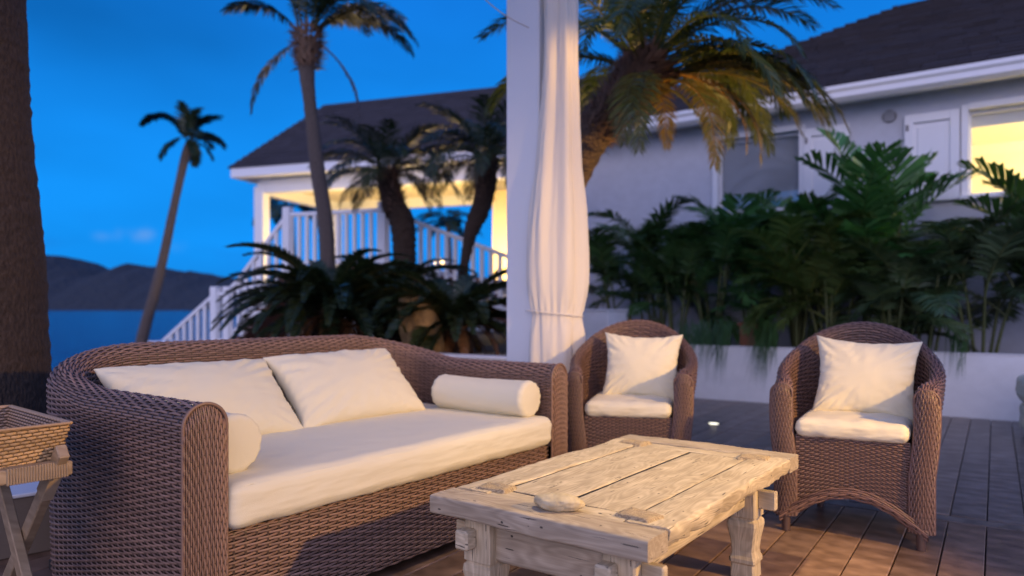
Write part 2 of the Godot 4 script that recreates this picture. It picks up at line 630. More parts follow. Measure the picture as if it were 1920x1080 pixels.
func make_chair(label: String, at: Vector3, turn: float) -> Node3D:
	var t := thing("wicker_armchair", label, "armchair", at, turn, "wicker tub armchairs at the coffee table")
	var wc := Color(0.170, 0.098, 0.072)
	var path := u_path(0.265, 0.56, 0.255, 0.028)
	var cols := path.size()
	var nO := 56; var nR := 12; var nI := 37
	var rows := nO + nR + nI
	var f := MB.new(); var b := MB.new()
	var P := PackedVector3Array(); P.resize(rows * cols)
	for q in cols:
		var p: Array = path[q]
		var s := pow(sin(clampf((p[4] - 0.06) / 0.655, 0, 1) * PI * 0.5), 3.0)
		var half := lerpf(0.040, 0.028, smoothstep(0.0, 0.25, p[4]))
		var H := 0.655 + 0.25 * s + 0.03 * smoothstep(0.0, 0.08, p[4])
		var fx := 0.075 * smoothstep(0.0, 0.3, p[4])
		for r in rows:
			var o := half
			var y := 0.0
			if r < nO:
				y = lerpf(0.13 - 0.07 * (1.0 - smoothstep(0.0, 0.2, p[4])), H - half, float(r) / nO)
			elif r < nO + nR:
				var a := PI * float(r - nO) / nR
				o = half * cos(a); y = H - half + half * sin(a)
			else:
				o = -half; y = lerpf(H - half, 0.42, float(r - nO - nR) / (nI - 1))
			o += fx * maxf(0.0, y - 0.38) / 0.5 + 0.02 * sin(clampf((y - 0.3) / 0.5, 0, 1) * PI)
			P[r * cols + q] = Vector3(p[0] + p[2] * o, y, p[1] + p[3] * o)
	weave(f, b, P, rows, cols, Vector3(0, 0.2, -1), 0.0034, wc, 0.24)
	two_parts("arms_and_back", f, b, M.wicker, M.wicker_back, t)
	for s in [-1.0, 1.0]:
		arm_cap(t, s * 0.268, 0.046, 0.665, 0.07, 0.0, 0.022, wc, 0.02)
	# front panel with an arched lower edge
	var f2 := MB.new(); var b2 := MB.new()
	P = PackedVector3Array()
	var nf := 34
	var nc := 2 * 22 + 1
	for r in nf:
		for q in nc:
			var u := lerpf(-1, 1, float(q) / (nc - 1))
			var low := 0.075 + 0.115 * (1.0 - u * u) * (1.0 - 0.25 * u * u)
			P.append(Vector3(u * 0.225, lerpf(low, 0.435, float(r) / (nf - 1)), -0.012))
	weave(f2, b2, P, nf, nc, Vector3(0, 0, 1), 0.0034, wc * Color(0.92, 0.92, 0.95), 0.14)
	two_parts("front_panel", f2, b2, M.wicker, M.wicker_back, t)
	var f3 := MB.new(); var b3 := MB.new()                       # braided rim under the arch
	P = PackedVector3Array()
	for r in 6:
		for q in 29:
			var u := lerpf(-1, 1, q / 28.0)
			P.append(Vector3(u * 0.29, 0.045 + 0.135 * (1.0 - u * u) * (1.0 - 0.25 * u * u) + 0.0088 * r, 0.026 - 0.012 * absf(r - 2.5) / 2.5 + 0.0 * u))
	weave(f3, b3, P, 6, 29, Vector3(0, 0, 1), 0.003, wc * Color(1.05, 1, 1), 0.14)
	two_parts("arched_rim", f3, b3, M.wicker, M.wicker_back, t)
	boxpart("seat_base", Vector3(0, 0.405, -0.27), Vector3(0.44, 0.02, 0.46), 0.003, M.black, t)
	for x in [-0.265, 0.265]:
		for z in [0.0, -0.50]:
			var mb := MB.new()
			var zz: float = z
			mb.tube(PackedVector3Array([Vector3(x * (1.0 if zz > -0.1 else 0.7), 0.0, zz), Vector3(x * (1.0 if zz > -0.1 else 0.7), 0.16, zz)]), PackedFloat32Array([0.018, 0.022]), 10)
			part("leg", mb.mesh(), M.chair_leg, t)
	return t


# ---------------------------------------------------------------- cushions
func rounded(size: Vector3, r: float, n: int, wr: float, seed_: float, crown := 0.0, fold := 0.0) -> ArrayMesh:
	var mb := MB.new()
	var h := size * 0.5
	var inner := h - Vector3.ONE * r
	for a in 3:
		var a1 := (a + 1) % 3
		var a2 := (a + 2) % 3
		for s in [-1.0, 1.0]:
			var P := PackedVector3Array()
			for i in n + 1:
				for j in n + 1:
					var p := Vector3.ZERO
					var ui := sin((float(i) / n - 0.5) * PI) * 0.5 + (float(i) / n - 0.5)
					var uj := sin((float(j) / n - 0.5) * PI) * 0.5 + (float(j) / n - 0.5)
					p[a] = s * h[a]; p[a1] = ui * h[a1]; p[a2] = uj * h[a2]
					var q := Vector3(clampf(p.x, -inner.x, inner.x), clampf(p.y, -inner.y, inner.y), clampf(p.z, -inner.z, inner.z))
					var d := (p - q).normalized()
					p = q + d * r
					var e := 1.0 - pow(clampf(absf(p.x) / h.x, 0, 1), 2.0)
					var g := 1.0 - pow(clampf(absf(p.z) / h.z, 0, 1), 2.0)
					p.y += signf(p.y) * crown * e * g * clampf(absf(p.y) / h.y, 0, 1)
					var w := wr * nz.get_noise_3d(p.x * 160 + seed_, p.y * 320, p.z * 160)
					w += fold * (1.0 - absf(nz.get_noise_3d(p.x * 60 + seed_ + p.y * 90, p.y * 330, p.z * 60)) * 3.0) * smoothstep(0.2, 1.0, absf(p.y) / h.y * 0.6 + (0.4 if d.y < 0.7 else 0.0)) * (1.0 if d.y < 0.75 else 0.25)
					p += d * w
					P.append(p)
			var k := mb.v.size()
			var hint := Vector3.ZERO
			hint[a] = s
			for p in P:
				mb.vert(p, hint, Vector2.ZERO)
			for i in n:
				for j in n:
					var b := k + i * (n + 1) + j
					mb.tri(b, b + 1, b + n + 2); mb.tri(b, b + n + 2, b + n + 1)
	return mb.smooth()


func pillow_mesh(w: float, h: float, t: float, seed_: float, pin := 0.07, n := 44) -> ArrayMesh:
	var mb := MB.new()
	for s in [-1.0, 1.0]:
		var k := mb.v.size()
		for i in n + 1:
			for j in n + 1:
				var u := sin((float(j) / n - 0.5) * PI)
				var v := sin((float(i) / n - 0.5) * PI)
				var body := pow(maxf(0.0, (1.0 - u * u) * (1.0 - v * v)), 0.40)
				var x := 0.5 * w * u * (1.0 - pin * (1.0 - v * v))
				var y := 0.5 * h * v * (1.0 - pin * 1.15 * (1.0 - u * u))
				var z: float = s * 0.5 * t * body
				var edge := 1.0 - body
				z += s * body * 0.007 * nz.get_noise_3d(x * 130 + seed_, y * 130, s * 40.0)
				# puckers that run in from the seams and the corners
				z += s * 0.014 * edge * (1.0 - edge) * 4.0 * nz.get_noise_3d(seed_ + atan2(v, u) * 130.0, 20.0 * body, s * 9.0)
				x += 0.004 * nz.get_noise_2d(y * 300 + seed_, 3.0) * absf(u)
				y += 0.004 * nz.get_noise_2d(x * 300 + seed_, 7.0) * absf(v)
				mb.vert(Vector3(x, y, z), Vector3(0, 0, s), Vector2(x, y))
		for i in n:
			for j in n:
				var b := k + i * (n + 1) + j
				mb.tri(b, b + 1, b + n + 2); mb.tri(b, b + n + 2, b + n + 1)
	return mb.smooth()


func bolster_mesh(len_: float, r: float, seed_: float) -> ArrayMesh:           # axis along z
	var mb := MB.new()
	var rows := 40
	var cols := 41
	var P := PackedVector3Array()
	for i in rows:
		var t := float(i) / (rows - 1)
		var e := absf(t - 0.5) * 2.0
		var z := (t - 0.5) * len_
		var rr := r
		if e > 0.84:
			var q := (e - 0.84) / 0.16
			rr = r * pow(maxf(0.0, 1.0 - q * q), 0.42) * 0.98 + 0.004
			z = signf(t - 0.5) * (0.42 * len_ + 0.05 * len_ * sin(q * PI * 0.5))
		for j in cols:
			var a := TAU * j / (cols - 1)
			var d := Vector3(cos(a), sin(a), 0)
			var k := rr * (1.0 + 0.03 * nz.get_noise_3d(cos(a) * 60 + seed_, sin(a) * 60, z * 120)) * (1.0 + 0.05 * smoothstep(0.84, 0.95, e) * sin(a * 14.0))
			P.append(d * k + Vector3(0, 0, z) + Vector3(0, -0.006 * (1.0 - e), 0))
	mb.grid(P, rows, cols, Vector3.ZERO)
	# outward normals
	for i in mb.v.size():
		if mb.n[i].dot(Vector3(mb.v[i].x, mb.v[i].y, mb.v[i].z * 0.2)) < 0:
			mb.n[i] = -mb.n[i]
	var ix := mb.ix.duplicate()
	mb.ix.clear()
	for i in range(0, ix.size(), 3):
		mb.tri(ix[i], ix[i + 1], ix[i + 2])
	for e in [0, rows - 1]:
		mb.face(Array(P.slice(e * cols, e * cols + cols - 1)), Vector3(0, 0, -1 if e == 0 else 1))
	return mb.mesh()


func soft(called: String, label: String, category: String, m: Mesh, at: Vector3, b: Basis, group := "") -> MeshInstance3D:
	var o := part(called, m, M.fabric, self, Transform3D(b, at))
	tag(o, label, category, group)
	return o


# ---------------------------------------------------------------- timber
func plank(L: float, W: float, T: float, seed_: float, wob: float, wane := 0.0, bev := 0.006) -> ArrayMesh:      # along x, centred, slightly uneven
	var mb := MB.new()
	var n := int(L / 0.03) + 2
	var e := minf(bev, T * 0.2)
	var prof := []
	for c in [[1, 1], [1, -1], [-1, -1], [-1, 1]]:
		var z: float = c[0] * W * 0.5
		var y: float = c[1] * T * 0.5
		var zi := z - signf(z) * e
		var yi := y - signf(y) * e
		if c[0] * c[1] > 0:
			prof.append_array([Vector2(zi - signf(z) * e, y), Vector2(zi, y - signf(y) * 0.001), Vector2(z - signf(z) * 0.001, yi), Vector2(z, yi - signf(y) * e)])
		else:
			prof.append_array([Vector2(z, yi - signf(y) * e), Vector2(z - signf(z) * 0.001, yi), Vector2(zi, y - signf(y) * 0.001), Vector2(zi - signf(z) * e, y)])
	# extra points on the long faces
	var full := []
	for i in prof.size():
		full.append(prof[i])
		var nx: Vector2 = prof[(i + 1) % prof.size()]
		if prof[i].distance_to(nx) > 0.02:
			var m := int(prof[i].distance_to(nx) / 0.018)
			for k in range(1, m):
				full.append(prof[i].lerp(nx, float(k) / m))
	full.append(full[0])
	var cols := full.size()
	var P := PackedVector3Array()
	var run := PackedFloat32Array([0.0])
	for j in range(1, cols):
		run.append(run[j - 1] + full[j].distance_to(full[j - 1]))
	for i in n:
		var x := lerpf(-L * 0.5, L * 0.5, float(i) / (n - 1))
		for j in cols:
			var q: Vector2 = full[j]
			var d := wob * nz.get_noise_3d(x * 90 + seed_, q.x * 140, q.y * 140)
			var w2 := 0.0
			if wane > 0.0 and q.x > 0.0:
				var bump := nz.get_noise_2d(x * 190 + seed_, q.y * 420)
				w2 = wane * smoothstep(0.25, 1.0, q.x / (W * 0.5)) * (bump * 0.9 - 0.5 * smoothstep(0.0, -T * 0.5, q.y))
			P.append(Vector3(x, q.y + d + (absf(w2) * 0.5 if q.y < 0 else -absf(w2) * 0.15), q.x + d * 0.8 + w2))
	var k0 := mb.v.size()
	for i in n:
		for j in cols:
			var q: Vector2 = full[j]
			mb.vert(P[i * cols + j], Vector3(0, q.y / T, q.x / W).normalized(), Vector2((float(i) / (n - 1) * L) / 1.4 + seed_ * 0.37, run[j] / 0.5 + seed_ * 0.61))
	for i in n - 1:
		for j in cols - 1:
			var a := k0 + i * cols + j
			mb.tri(a, a + 1, a + cols + 1); mb.tri(a, a + cols + 1, a + cols)
	var m1 := mb.smooth()
	var mb2 := MB.new()
	for i in [0, n - 1]:
		var pts := []
		for j in cols - 1:
			pts.append(P[i * cols + j])
		var cen := Vector3(P[i * cols].x, 0, 0)
		for j in pts.size():
			mb2.face([cen, pts[j], pts[(j + 1) % pts.size()]], Vector3(-1 if i == 0 else 1, 0, 0))
	for i in mb2.uv.size():
		mb2.uv[i] *= 3.0
	var st := SurfaceTool.new()
	st.begin(Mesh.PRIMITIVE_TRIANGLES)
	st.append_from(m1, 0, Transform3D())
	st.append_from(mb2.mesh(), 0, Transform3D())
	return st.commit()


func square_leg(prof: Array) -> ArrayMesh:          # [height, half width] from the top down; square section with cut corners
	var mb := MB.new()
	var rings := []
	for r in prof:
		var h: float = r[1]
		var c := 0.006
		var ring := []
		for q in [[h, h - c], [h - c, h], [-h + c, h], [-h, h - c], [-h, -h + c], [-h + c, -h], [h - c, -h], [h, -h + c]]:
			ring.append(Vector3(q[0] + 0.0015 * nz.get_noise_2d(r[0] * 900, q[1] * 900), r[0], q[1]))
		rings.append(ring)
	for i in rings.size() - 1:
		for k in 8:
			var a: Vector3 = rings[i][k]; var b: Vector3 = rings[i][(k + 1) % 8]; var d: Vector3 = rings[i + 1][(k + 1) % 8]; var e: Vector3 = rings[i + 1][k]
			mb.face([a, b, d, e], Vector3(a.x + b.x, 0, a.z + b.z))
	for i in mb.uv.size():
		mb.uv[i] = Vector2(mb.v[i].y / 1.4, (mb.v[i].x + mb.v[i].z) / 0.5)
	return mb.mesh()


func make_table() -> void:
	var t := thing("coffee_table", "bleached rustic timber coffee table with thick plank top", "coffee table", D(0.446, 0, 2.532), deg_to_rad(53))
	var L := 1.345; var W := 0.75; var top := 0.42; var T := 0.058
	var y := top - T * 0.5
	var ew := 0.118
	for s in [-1.0, 1.0]:
		var o := part("end_board", plank(W - 0.004, ew, T, 3.0 + s, 0.004, 0.0, 0.004), M.wood_grey, t, Transform3D(Basis(UP, PI * 0.5), Vector3(s * (L - ew) * 0.5, y, 0)))
		o.position.y += 0.001
	var rw := 0.135
	part("side_rail", plank(L - 2 * ew - 0.012, rw, T, 8.0, 0.006, 0.0, 0.004), M.wood, t, Transform3D(Basis(UP, PI), Vector3(0, y, -(W - rw) * 0.5)))
	part("side_rail", plank(L - 2 * ew - 0.012, rw, T, 11.3, 0.006, 0.016, 0.004), M.wood, t, Transform3D(Basis(), Vector3(0, y, (W - rw) * 0.5)))
	var pw := (W - 2 * rw - 0.018) * 0.5
	part("top_plank", plank(L - 2 * ew - 0.175, pw, 0.034, 15.7, 0.003, 0.0, 0.0025), M.wood, t, Transform3D(Basis(), Vector3(0.0, top - 0.020, -pw * 0.5 - 0.003)))
	part("top_plank", plank(L - 2 * ew - 0.175, pw, 0.034, 19.1, 0.003, 0.0, 0.0025), M.wood, t, Transform3D(Basis(), Vector3(0.0, top - 0.022, pw * 0.5 + 0.003)))
	for s in [-1.0, 1.0]:
		part("cross_piece", plank(W - 2 * rw - 0.008, 0.080, 0.036, 23.0 + s * 1.7, 0.003), M.wood, t, Transform3D(Basis(UP, PI * 0.5), Vector3(s * (L * 0.5 - ew - 0.0425), top - 0.021, 0)))
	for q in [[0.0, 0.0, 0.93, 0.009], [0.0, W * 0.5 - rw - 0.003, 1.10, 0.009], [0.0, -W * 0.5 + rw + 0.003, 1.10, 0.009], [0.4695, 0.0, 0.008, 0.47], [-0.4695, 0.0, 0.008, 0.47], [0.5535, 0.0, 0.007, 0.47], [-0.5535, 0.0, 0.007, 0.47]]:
		boxpart("joint_dirt_shade", Vector3(q[0], top - 0.0125, q[1]), Vector3(q[2], 0.014, q[3]), 0.0, M.dark, t)  # dark strips paint in the shade of the deep, dirty gaps
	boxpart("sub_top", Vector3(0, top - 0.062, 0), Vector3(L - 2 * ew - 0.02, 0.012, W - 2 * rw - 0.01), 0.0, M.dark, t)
	var lx := L * 0.5 - 0.185
	var lz := W * 0.5 - 0.115
	for sx in [-1.0, 1.0]:
		for sz in [-1.0, 1.0]:
			var mb := MB.new()                      # worn end grain of the leg, proud of the top
			var n := 15
			var P := PackedVector3Array()
			for i in n:
				for j in n:
					var u := i / (n - 1.0) * 2 - 1
					var v := j / (n - 1.0) * 2 - 1
					var e := maxf(absf(u), absf(v))
					var h := (0.009 + 0.007 * nz.get_noise_2d(u * 14 + sx * 50, v * 14 + sz * 90)) * (1.0 - pow(e, 5.0)) - 0.02 * smoothstep(0.93, 1.0, e)
					P.append(Vector3(u * 0.044, h, v * 0.062))
			mb.grid(P, n, n, UP)
			part("leg_end", mb.mesh(), M.endgrain, t, Transform3D(Basis(UP, 0.15 * sx * sz), Vector3(sx * lx, top + 0.001, sz * (lz - 0.004))))
	var legs := square_leg([[0.365, 0.050], [0.30, 0.051], [0.228, 0.052], [0.224, 0.046], [0.218, 0.046], [0.212, 0.053], [0.195, 0.055], [0.17, 0.051], [0.14, 0.045], [0.10, 0.041], [0.082, 0.044], [0.070, 0.049], [0.058, 0.049], [0.050, 0.043], [0.0, 0.045]])
	var za := -0.225
	var zb := 0.262
	for x in [-0.575, 0.375]:
		var sx := signf(x)
		for z in [za, zb]:
			part("leg", legs, M.wood, t, Transform3D(Basis(), Vector3(x, 0, z)))
			boxpart("tenon", Vector3(x, 0.295, z + signf(z) * 0.082), Vector3(0.030, 0.070, 0.064), 0.004, M.wood, t)
			boxpart("rail_end", Vector3(x + sx * 0.074, 0.300, z - 0.022), Vector3(0.048, 0.060, 0.050), 0.006, M.wood, t)
		part("stretcher", plank(zb - za - 0.10, 0.032, 0.105, 27.0 + sx * 2.0, 0.003), M.wood_grey, t, Transform3D(Basis(UP, PI * 0.5), Vector3(x, 0.282, (za + zb) * 0.5)))
	for z in [za, zb]:
		part("long_rail", plank(0.845, 0.030, 0.07, 33.0 + z, 0.003), M.wood, t, Transform3D(Basis(), Vector3(-0.10, 0.300, z)))


func blob(size: Vector3, amp: float, freq: float, seed_: float, n := 28) -> ArrayMesh:
	var mb := MB.new()
	var P := PackedVector3Array()
	for i in n + 1:
		for j in 2 * n + 1:
			var th := PI * i / n
			var ph := TAU * (j % (2 * n)) / (2 * n)
			var d := Vector3(sin(th) * cos(ph), cos(th), sin(th) * sin(ph))
			var w := 1.0 + amp * nz.get_noise_3d(d.x * freq + seed_, d.y * freq, d.z * freq) + amp * 0.4 * nz.get_noise_3d(d.x * freq * 3 + seed_, d.y * freq * 3, d.z * freq * 3)
			P.append(Vector3(d.x * size.x, d.y * size.y, d.z * size.z) * w)
	for p in P:
		mb.vert(p, p.normalized())
	for i in n:
		for j in 2 * n:
			var a := i * (2 * n + 1) + j
			mb.tri(a, a + 1, a + 2 * n + 2); mb.tri(a, a + 2 * n + 2, a + 2 * n + 1)
	return mb.smooth()


# ---------------------------------------------------------------- plants
func frond(L: float, elev: float, droop: float, n: int, leaf: float, lw: float, sag: float, vang: float, col: Color, petiole := 0.15, jag := false, power := 1.3) -> ArrayMesh:   # grows from the origin along +x
	var mb := MB.new()
	var m := 14
	var pts := PackedVector3Array([Vector3.ZERO])
	var rad := PackedFloat32Array([0.011 * L])
	var tan_ := PackedVector3Array()
	var side := rng.randf_range(-0.12, 0.12)
	for i in m:
		var t := (i + 0.5) / m
		var a := elev - droop * pow(t, power)
		var d := Vector3(cos(a), sin(a), side * t).normalized()
		tan_.append(d)
		pts.append(pts[i] + d * L / m)
		rad.append(0.011 * L * (1.0 - 0.85 * (i + 1.0) / m))
	tan_.append(tan_[m - 1])
	mb.col = Color(col.r * 1.3 + 0.02, col.g * 1.05 + 0.012, col.b * 0.9)
	mb.tube(pts, rad, 4, false)
	for i in n:
		var t := lerpf(petiole, 0.995, float(i) / (n - 1))
		var ft := t * m
		var k := mini(int(ft), m - 1)
		var p := pts[k].lerp(pts[k + 1], ft - k)
		var tg := tan_[k].lerp(tan_[mini(k + 1, m)], ft - k).normalized()
		var zz := Vector3(0, 0, 1)
		var up := zz.cross(tg).normalized()
		if up.y < 0 and elev - droop * pow(t, power) > -1.4:
			up = -up
		var u := (t - petiole) / (1.0 - petiole)
		var len_ := leaf * pow(sin(PI * (0.14 + 0.80 * u)), 0.7) * rng.randf_range(0.88, 1.08)
		for s in [-1.0, 1.0]:
			var A := lerpf(0.35, 1.05, u) + rng.randf_range(-0.1, 0.1)
			var d: Vector3 = (tg * sin(A) + zz * s * cos(A) + up * (vang + rng.randf_range(-0.12, 0.12))).normalized()
			var d2 := (d + Vector3.DOWN * sag * rng.randf_range(0.6, 1.3)).normalized()
			var wv := (d.cross(up)).normalized() * lw * (0.6 + 0.4 * sin(PI * u)) * 0.5
			wv = wv.rotated(d, rng.randf_range(-0.5, 0.5))
			var g := rng.randf_range(0.72, 1.25)
			mb.col = Color(col.r * g * rng.randf_range(0.9, 1.15), col.g * g, col.b * g)
			var pm := p + d * len_ * 0.45
			var pt := pm + d2 * len_ * 0.55
			var nn := d.cross(wv).normalized()
			if nn.y < 0: nn = -nn
			if jag:
				var a0 := mb.vert(p - wv * 0.3, nn); var a1 := mb.vert(p + wv * 0.3, nn)
				var b0 := mb.vert(pm - wv * 1.2, nn); var b1 := mb.vert(pm + wv * 1.2, nn)
				var c0 := mb.vert(pt - wv * 1.7 + d * len_ * 0.04, nn); var c1 := mb.vert(pt + wv * 0.2 - d2 * len_ * 0.10, nn); var c2 := mb.vert(pt + wv * 1.5 - d2 * len_ * 0.02, nn)
				mb.tri(a0, a1, b1); mb.tri(a0, b1, b0); mb.tri(b0, c1, c0); mb.tri(b0, b1, c1); mb.tri(b1, c2, c1)
			else:
				var a0 := mb.vert(p - wv * 0.45, nn); var a1 := mb.vert(p + wv * 0.45, nn)
				var b0 := mb.vert(pm - wv, nn); var b1 := mb.vert(pm + wv, nn)
				var c0 := mb.vert(pt, nn)
				mb.tri(a0, a1, b1); mb.tri(a0, b1, b0); mb.tri(b0, b1, c0)
	return mb.mesh()


func crown(parent: Node3D, at: Vector3, specs: Array, spread := 0.06) -> void:       # specs: [how many, L, elev, droop, n, leaf, lw, sag, vang, colour, petiole, jag]
	var turn := rng.randf() * TAU
	for s in specs:
		var vs := []
		for k in 2 if s[0] > 3 else 1:
			vs.append(frond(s[1], deg_to_rad(s[2]), deg_to_rad(s[3]), s[4], s[5], s[6], s[7], s[8], s[9], s[10] if s.size() > 10 else 0.15, s[11] if s.size() > 11 else false))
		for i in s[0]:
			turn += 2.39996 + rng.randf_range(-0.25, 0.25)
			var yaw: float = turn
			if s.size() > 12:
				yaw = deg_to_rad(s[12] + rng.randf_range(-1, 1) * s[13])
			var b := Basis(UP, yaw).scaled(Vector3.ONE * rng.randf_range(0.85, 1.1))
			fast_part("frond", vs[i % vs.size()], M.leaf, parent, Transform3D(b, at + Basis(UP, yaw) * Vector3(spread, rng.randf_range(-0.05, 0.05), 0)))


func trunk_mesh(pts: Array, rad: Array, rough: float, ring: float, sides := 18) -> ArrayMesh:
	var cv := Curve3D.new()
	for i in pts.size():
		var a: Vector3 = pts[maxi(i - 1, 0)]
		var b: Vector3 = pts[mini(i + 1, pts.size() - 1)]
		cv.add_point(pts[i], (a - b) / 6.0, (b - a) / 6.0)
	var L := cv.get_baked_length()
	var n := int(L / 0.035) + 2
	var path := PackedVector3Array(); var rr := PackedFloat32Array()
	for i in n:
		var t := float(i) / (n - 1)
		path.append(cv.sample_baked(t * L, true))
		var f := t * (rad.size() - 1)
		var k := mini(int(f), rad.size() - 2)
		var r := lerpf(rad[k], rad[k + 1], smoothstep(0, 1, f - k))
		rr.append(r * (1.0 + ring * (0.5 + 0.5 * sin(t * L * 75.0 + 2.0 * sin(t * 40.0)))))
	var mb := MB.new()
	mb.tube(path, rr, sides, true)
	for i in mb.v.size():
		var p := mb.v[i]
		mb.v[i] += mb.n[i] * rough * nz.get_noise_3d(p.x * 260, p.y * 320, p.z * 260)
	return mb.smooth()


func boots(parent: Node3D, pts: Array, r0: float, r1: float, n: int, len_: float, col: Color) -> void:       # fibres and old leaf bases that sheathe a trunk: one shaggy mass
	var mb := MB.new()
	for i in n:
		var t := rng.randf()
		var f := t * (pts.size() - 1)
		var k := mini(int(f), pts.size() - 2)
		var p: Vector3 = pts[k].lerp(pts[k + 1], f - k)
		var ax: Vector3 = (pts[k + 1] - pts[k]).normalized()
		var a := rng.randf() * TAU
		var u := ax.cross(Vector3(0.2, 0.1, 1)).normalized()
		var d := (u * cos(a) + ax.cross(u) * sin(a))
		var r := lerpf(r0, r1, t)
		var g := rng.randf_range(0.5, 1.3)
		mb.col = Color(col.r * g, col.g * g, col.b * g)
		var q := p + d * r * 0.8
		var dir := (d * rng.randf_range(0.5, 1.1) + ax * rng.randf_range(0.2, 1.0) + Vector3.DOWN * rng.randf_range(0.0, 0.5)).normalized()
		var e := q + dir * len_ * rng.randf_range(0.5, 1.2)
		var w := d.cross(ax).normalized() * len_ * rng.randf_range(0.06, 0.2)
		var a0 := mb.vert(q - w, d); var a1 := mb.vert(q + w, d); var a2 := mb.vert(e, d)
		mb.tri(a0, a1, a2)
	var o := part("leaf_base_fibre", mb.mesh(), M.stem, parent)
	o.set_meta("kind", "stuff")


func date_palm(label: String, base: Vector3, pts: Array, rad: Array, L: float, dense: float, shaggy: float) -> Node3D:
	var t := thing("date_palm", label, "palm tree", base, 0.0)
	part("trunk", trunk_mesh(pts, rad, 0.02, 0.03), M.shag, t)
	var top: Vector3 = pts[-1]
	var below: Vector3 = pts[-2]
	boots(t, [below.lerp(top, 0.1), top + (top - below).normalized() * 0.12], rad[-1] * 1.0, rad[-1] * 1.5, int(420 * shaggy), 0.16, Color(0.15, 0.075, 0.04))
	return t


func fan_plant(called: String, label: String, category: String, at: Vector3, h: float, nf: int, L: float, broad: bool, col: Color, lean := 0.0) -> void:       # clump of cane stems with feather leaves
	var t := thing(called, label, category, at, rng.randf() * TAU, "palms and shrubs in the white planter")
	var stems := 4 + int(nf / 7.0)
	var tops := []
	for i in stems:
		var a := TAU * i / stems + rng.randf_range(-0.4, 0.4)
		var r := rng.randf_range(0.03, 0.22)
		var hh := h * rng.randf_range(0.45, 0.8)
		var p0 := Vector3(cos(a) * r * 0.5, -0.08, sin(a) * r * 0.5)
		var p1 := Vector3(cos(a) * (r + 0.08 * h), hh, sin(a) * (r + 0.08 * h))
		var mb := MB.new()
		mb.col = Color(0.10, 0.12, 0.04)
		mb.tube(PackedVector3Array([p0, p0.lerp(p1, 0.5) + Vector3(0, 0.05, 0), p1]), PackedFloat32Array([0.018, 0.015, 0.010]), 6)
		fast_part("stem", mb.mesh(), M.stem, t)
		tops.append([p0, p1])
	var vs := []
	for k in 6:
		var e := deg_to_rad([78.0, 62.0, 48.0, 35.0, 20.0, 70.0][k])
		if broad:
			vs.append(frond(L * rng.randf_range(0.85, 1.1), e, deg_to_rad(rng.randf_range(35, 60)), 14, L * 0.36, L * 0.046, 0.2, 0.3, col, 0.2, true))
		else:
			vs.append(frond(L * rng.randf_range(0.85, 1.15), e, deg_to_rad(rng.randf_range(55, 95)), 36, L * 0.34, 0.032, 0.4, 0.2, col, 0.2))
	for i in nf:
		var st: Array = tops[i % stems]
		var u := rng.randf_range(0.45, 1.0)
		var p: Vector3 = st[0].lerp(st[1], u)
		var yaw := i * 2.39996 + rng.randf_range(-0.4, 0.4)
		var k: int = [0, 1, 5][rng.randi() % 3] if u > 0.72 else [1, 2, 3, 4, 5][rng.randi() % 5]
		fast_part("frond", vs[k], M.leaf, t, Transform3D(Basis(UP, yaw).scaled(Vector3.ONE * rng.randf_range(0.75, 1.1)), p))


func cycad(label: String, at: Vector3, trunk_h: float, r: float, L: float, n: int) -> Node3D:
	var t := thing("cycad", label, "cycad", at, 0.0, "cycads in the raised garden bed")
	part("trunk", trunk_mesh([Vector3(0, -0.1, 0), Vector3(0, trunk_h * 0.5, 0), Vector3(0, trunk_h, 0)], [r * 1.1, r * 1.15, r * 0.8], 0.05, 0.10), M.bark, t)
	boots(t, [Vector3(0, 0.0, 0), Vector3(0, trunk_h, 0)], r * 1.1, r, 420, 0.10, Color(0.17, 0.085, 0.04))
	var g := Color(0.036, 0.055, 0.022)
	var lf := 0.15
	var q := [[0.08, 62, 60], [0.16, 48, 64], [0.24, 34, 64], [0.24, 22, 60], [0.16, 8, 55], [0.08, -12, 40]]
	for s in q:
		crown(t, Vector3(0, trunk_h, 0), [[int(n * s[0]), L * (0.9 if s[1] > 70 else 1.05), s[1] + 6, s[2] + 22, 92, lf, 0.026, 0.15, 0.40, g, 0.06]], 0.05)
	crown(t, Vector3(0, trunk_h - 0.05, 0), [[int(n * 0.16), L * 0.75, 5, 95, 50, lf * 0.7, 0.016, 0.6, 0.2, Color(0.24, 0.115, 0.045), 0.08], [int(n * 0.10), L * 0.5, -30, 60, 40, lf * 0.6, 0.016, 0.6, 0.2, Color(0.20, 0.09, 0.035), 0.08]], 0.06)
	return t


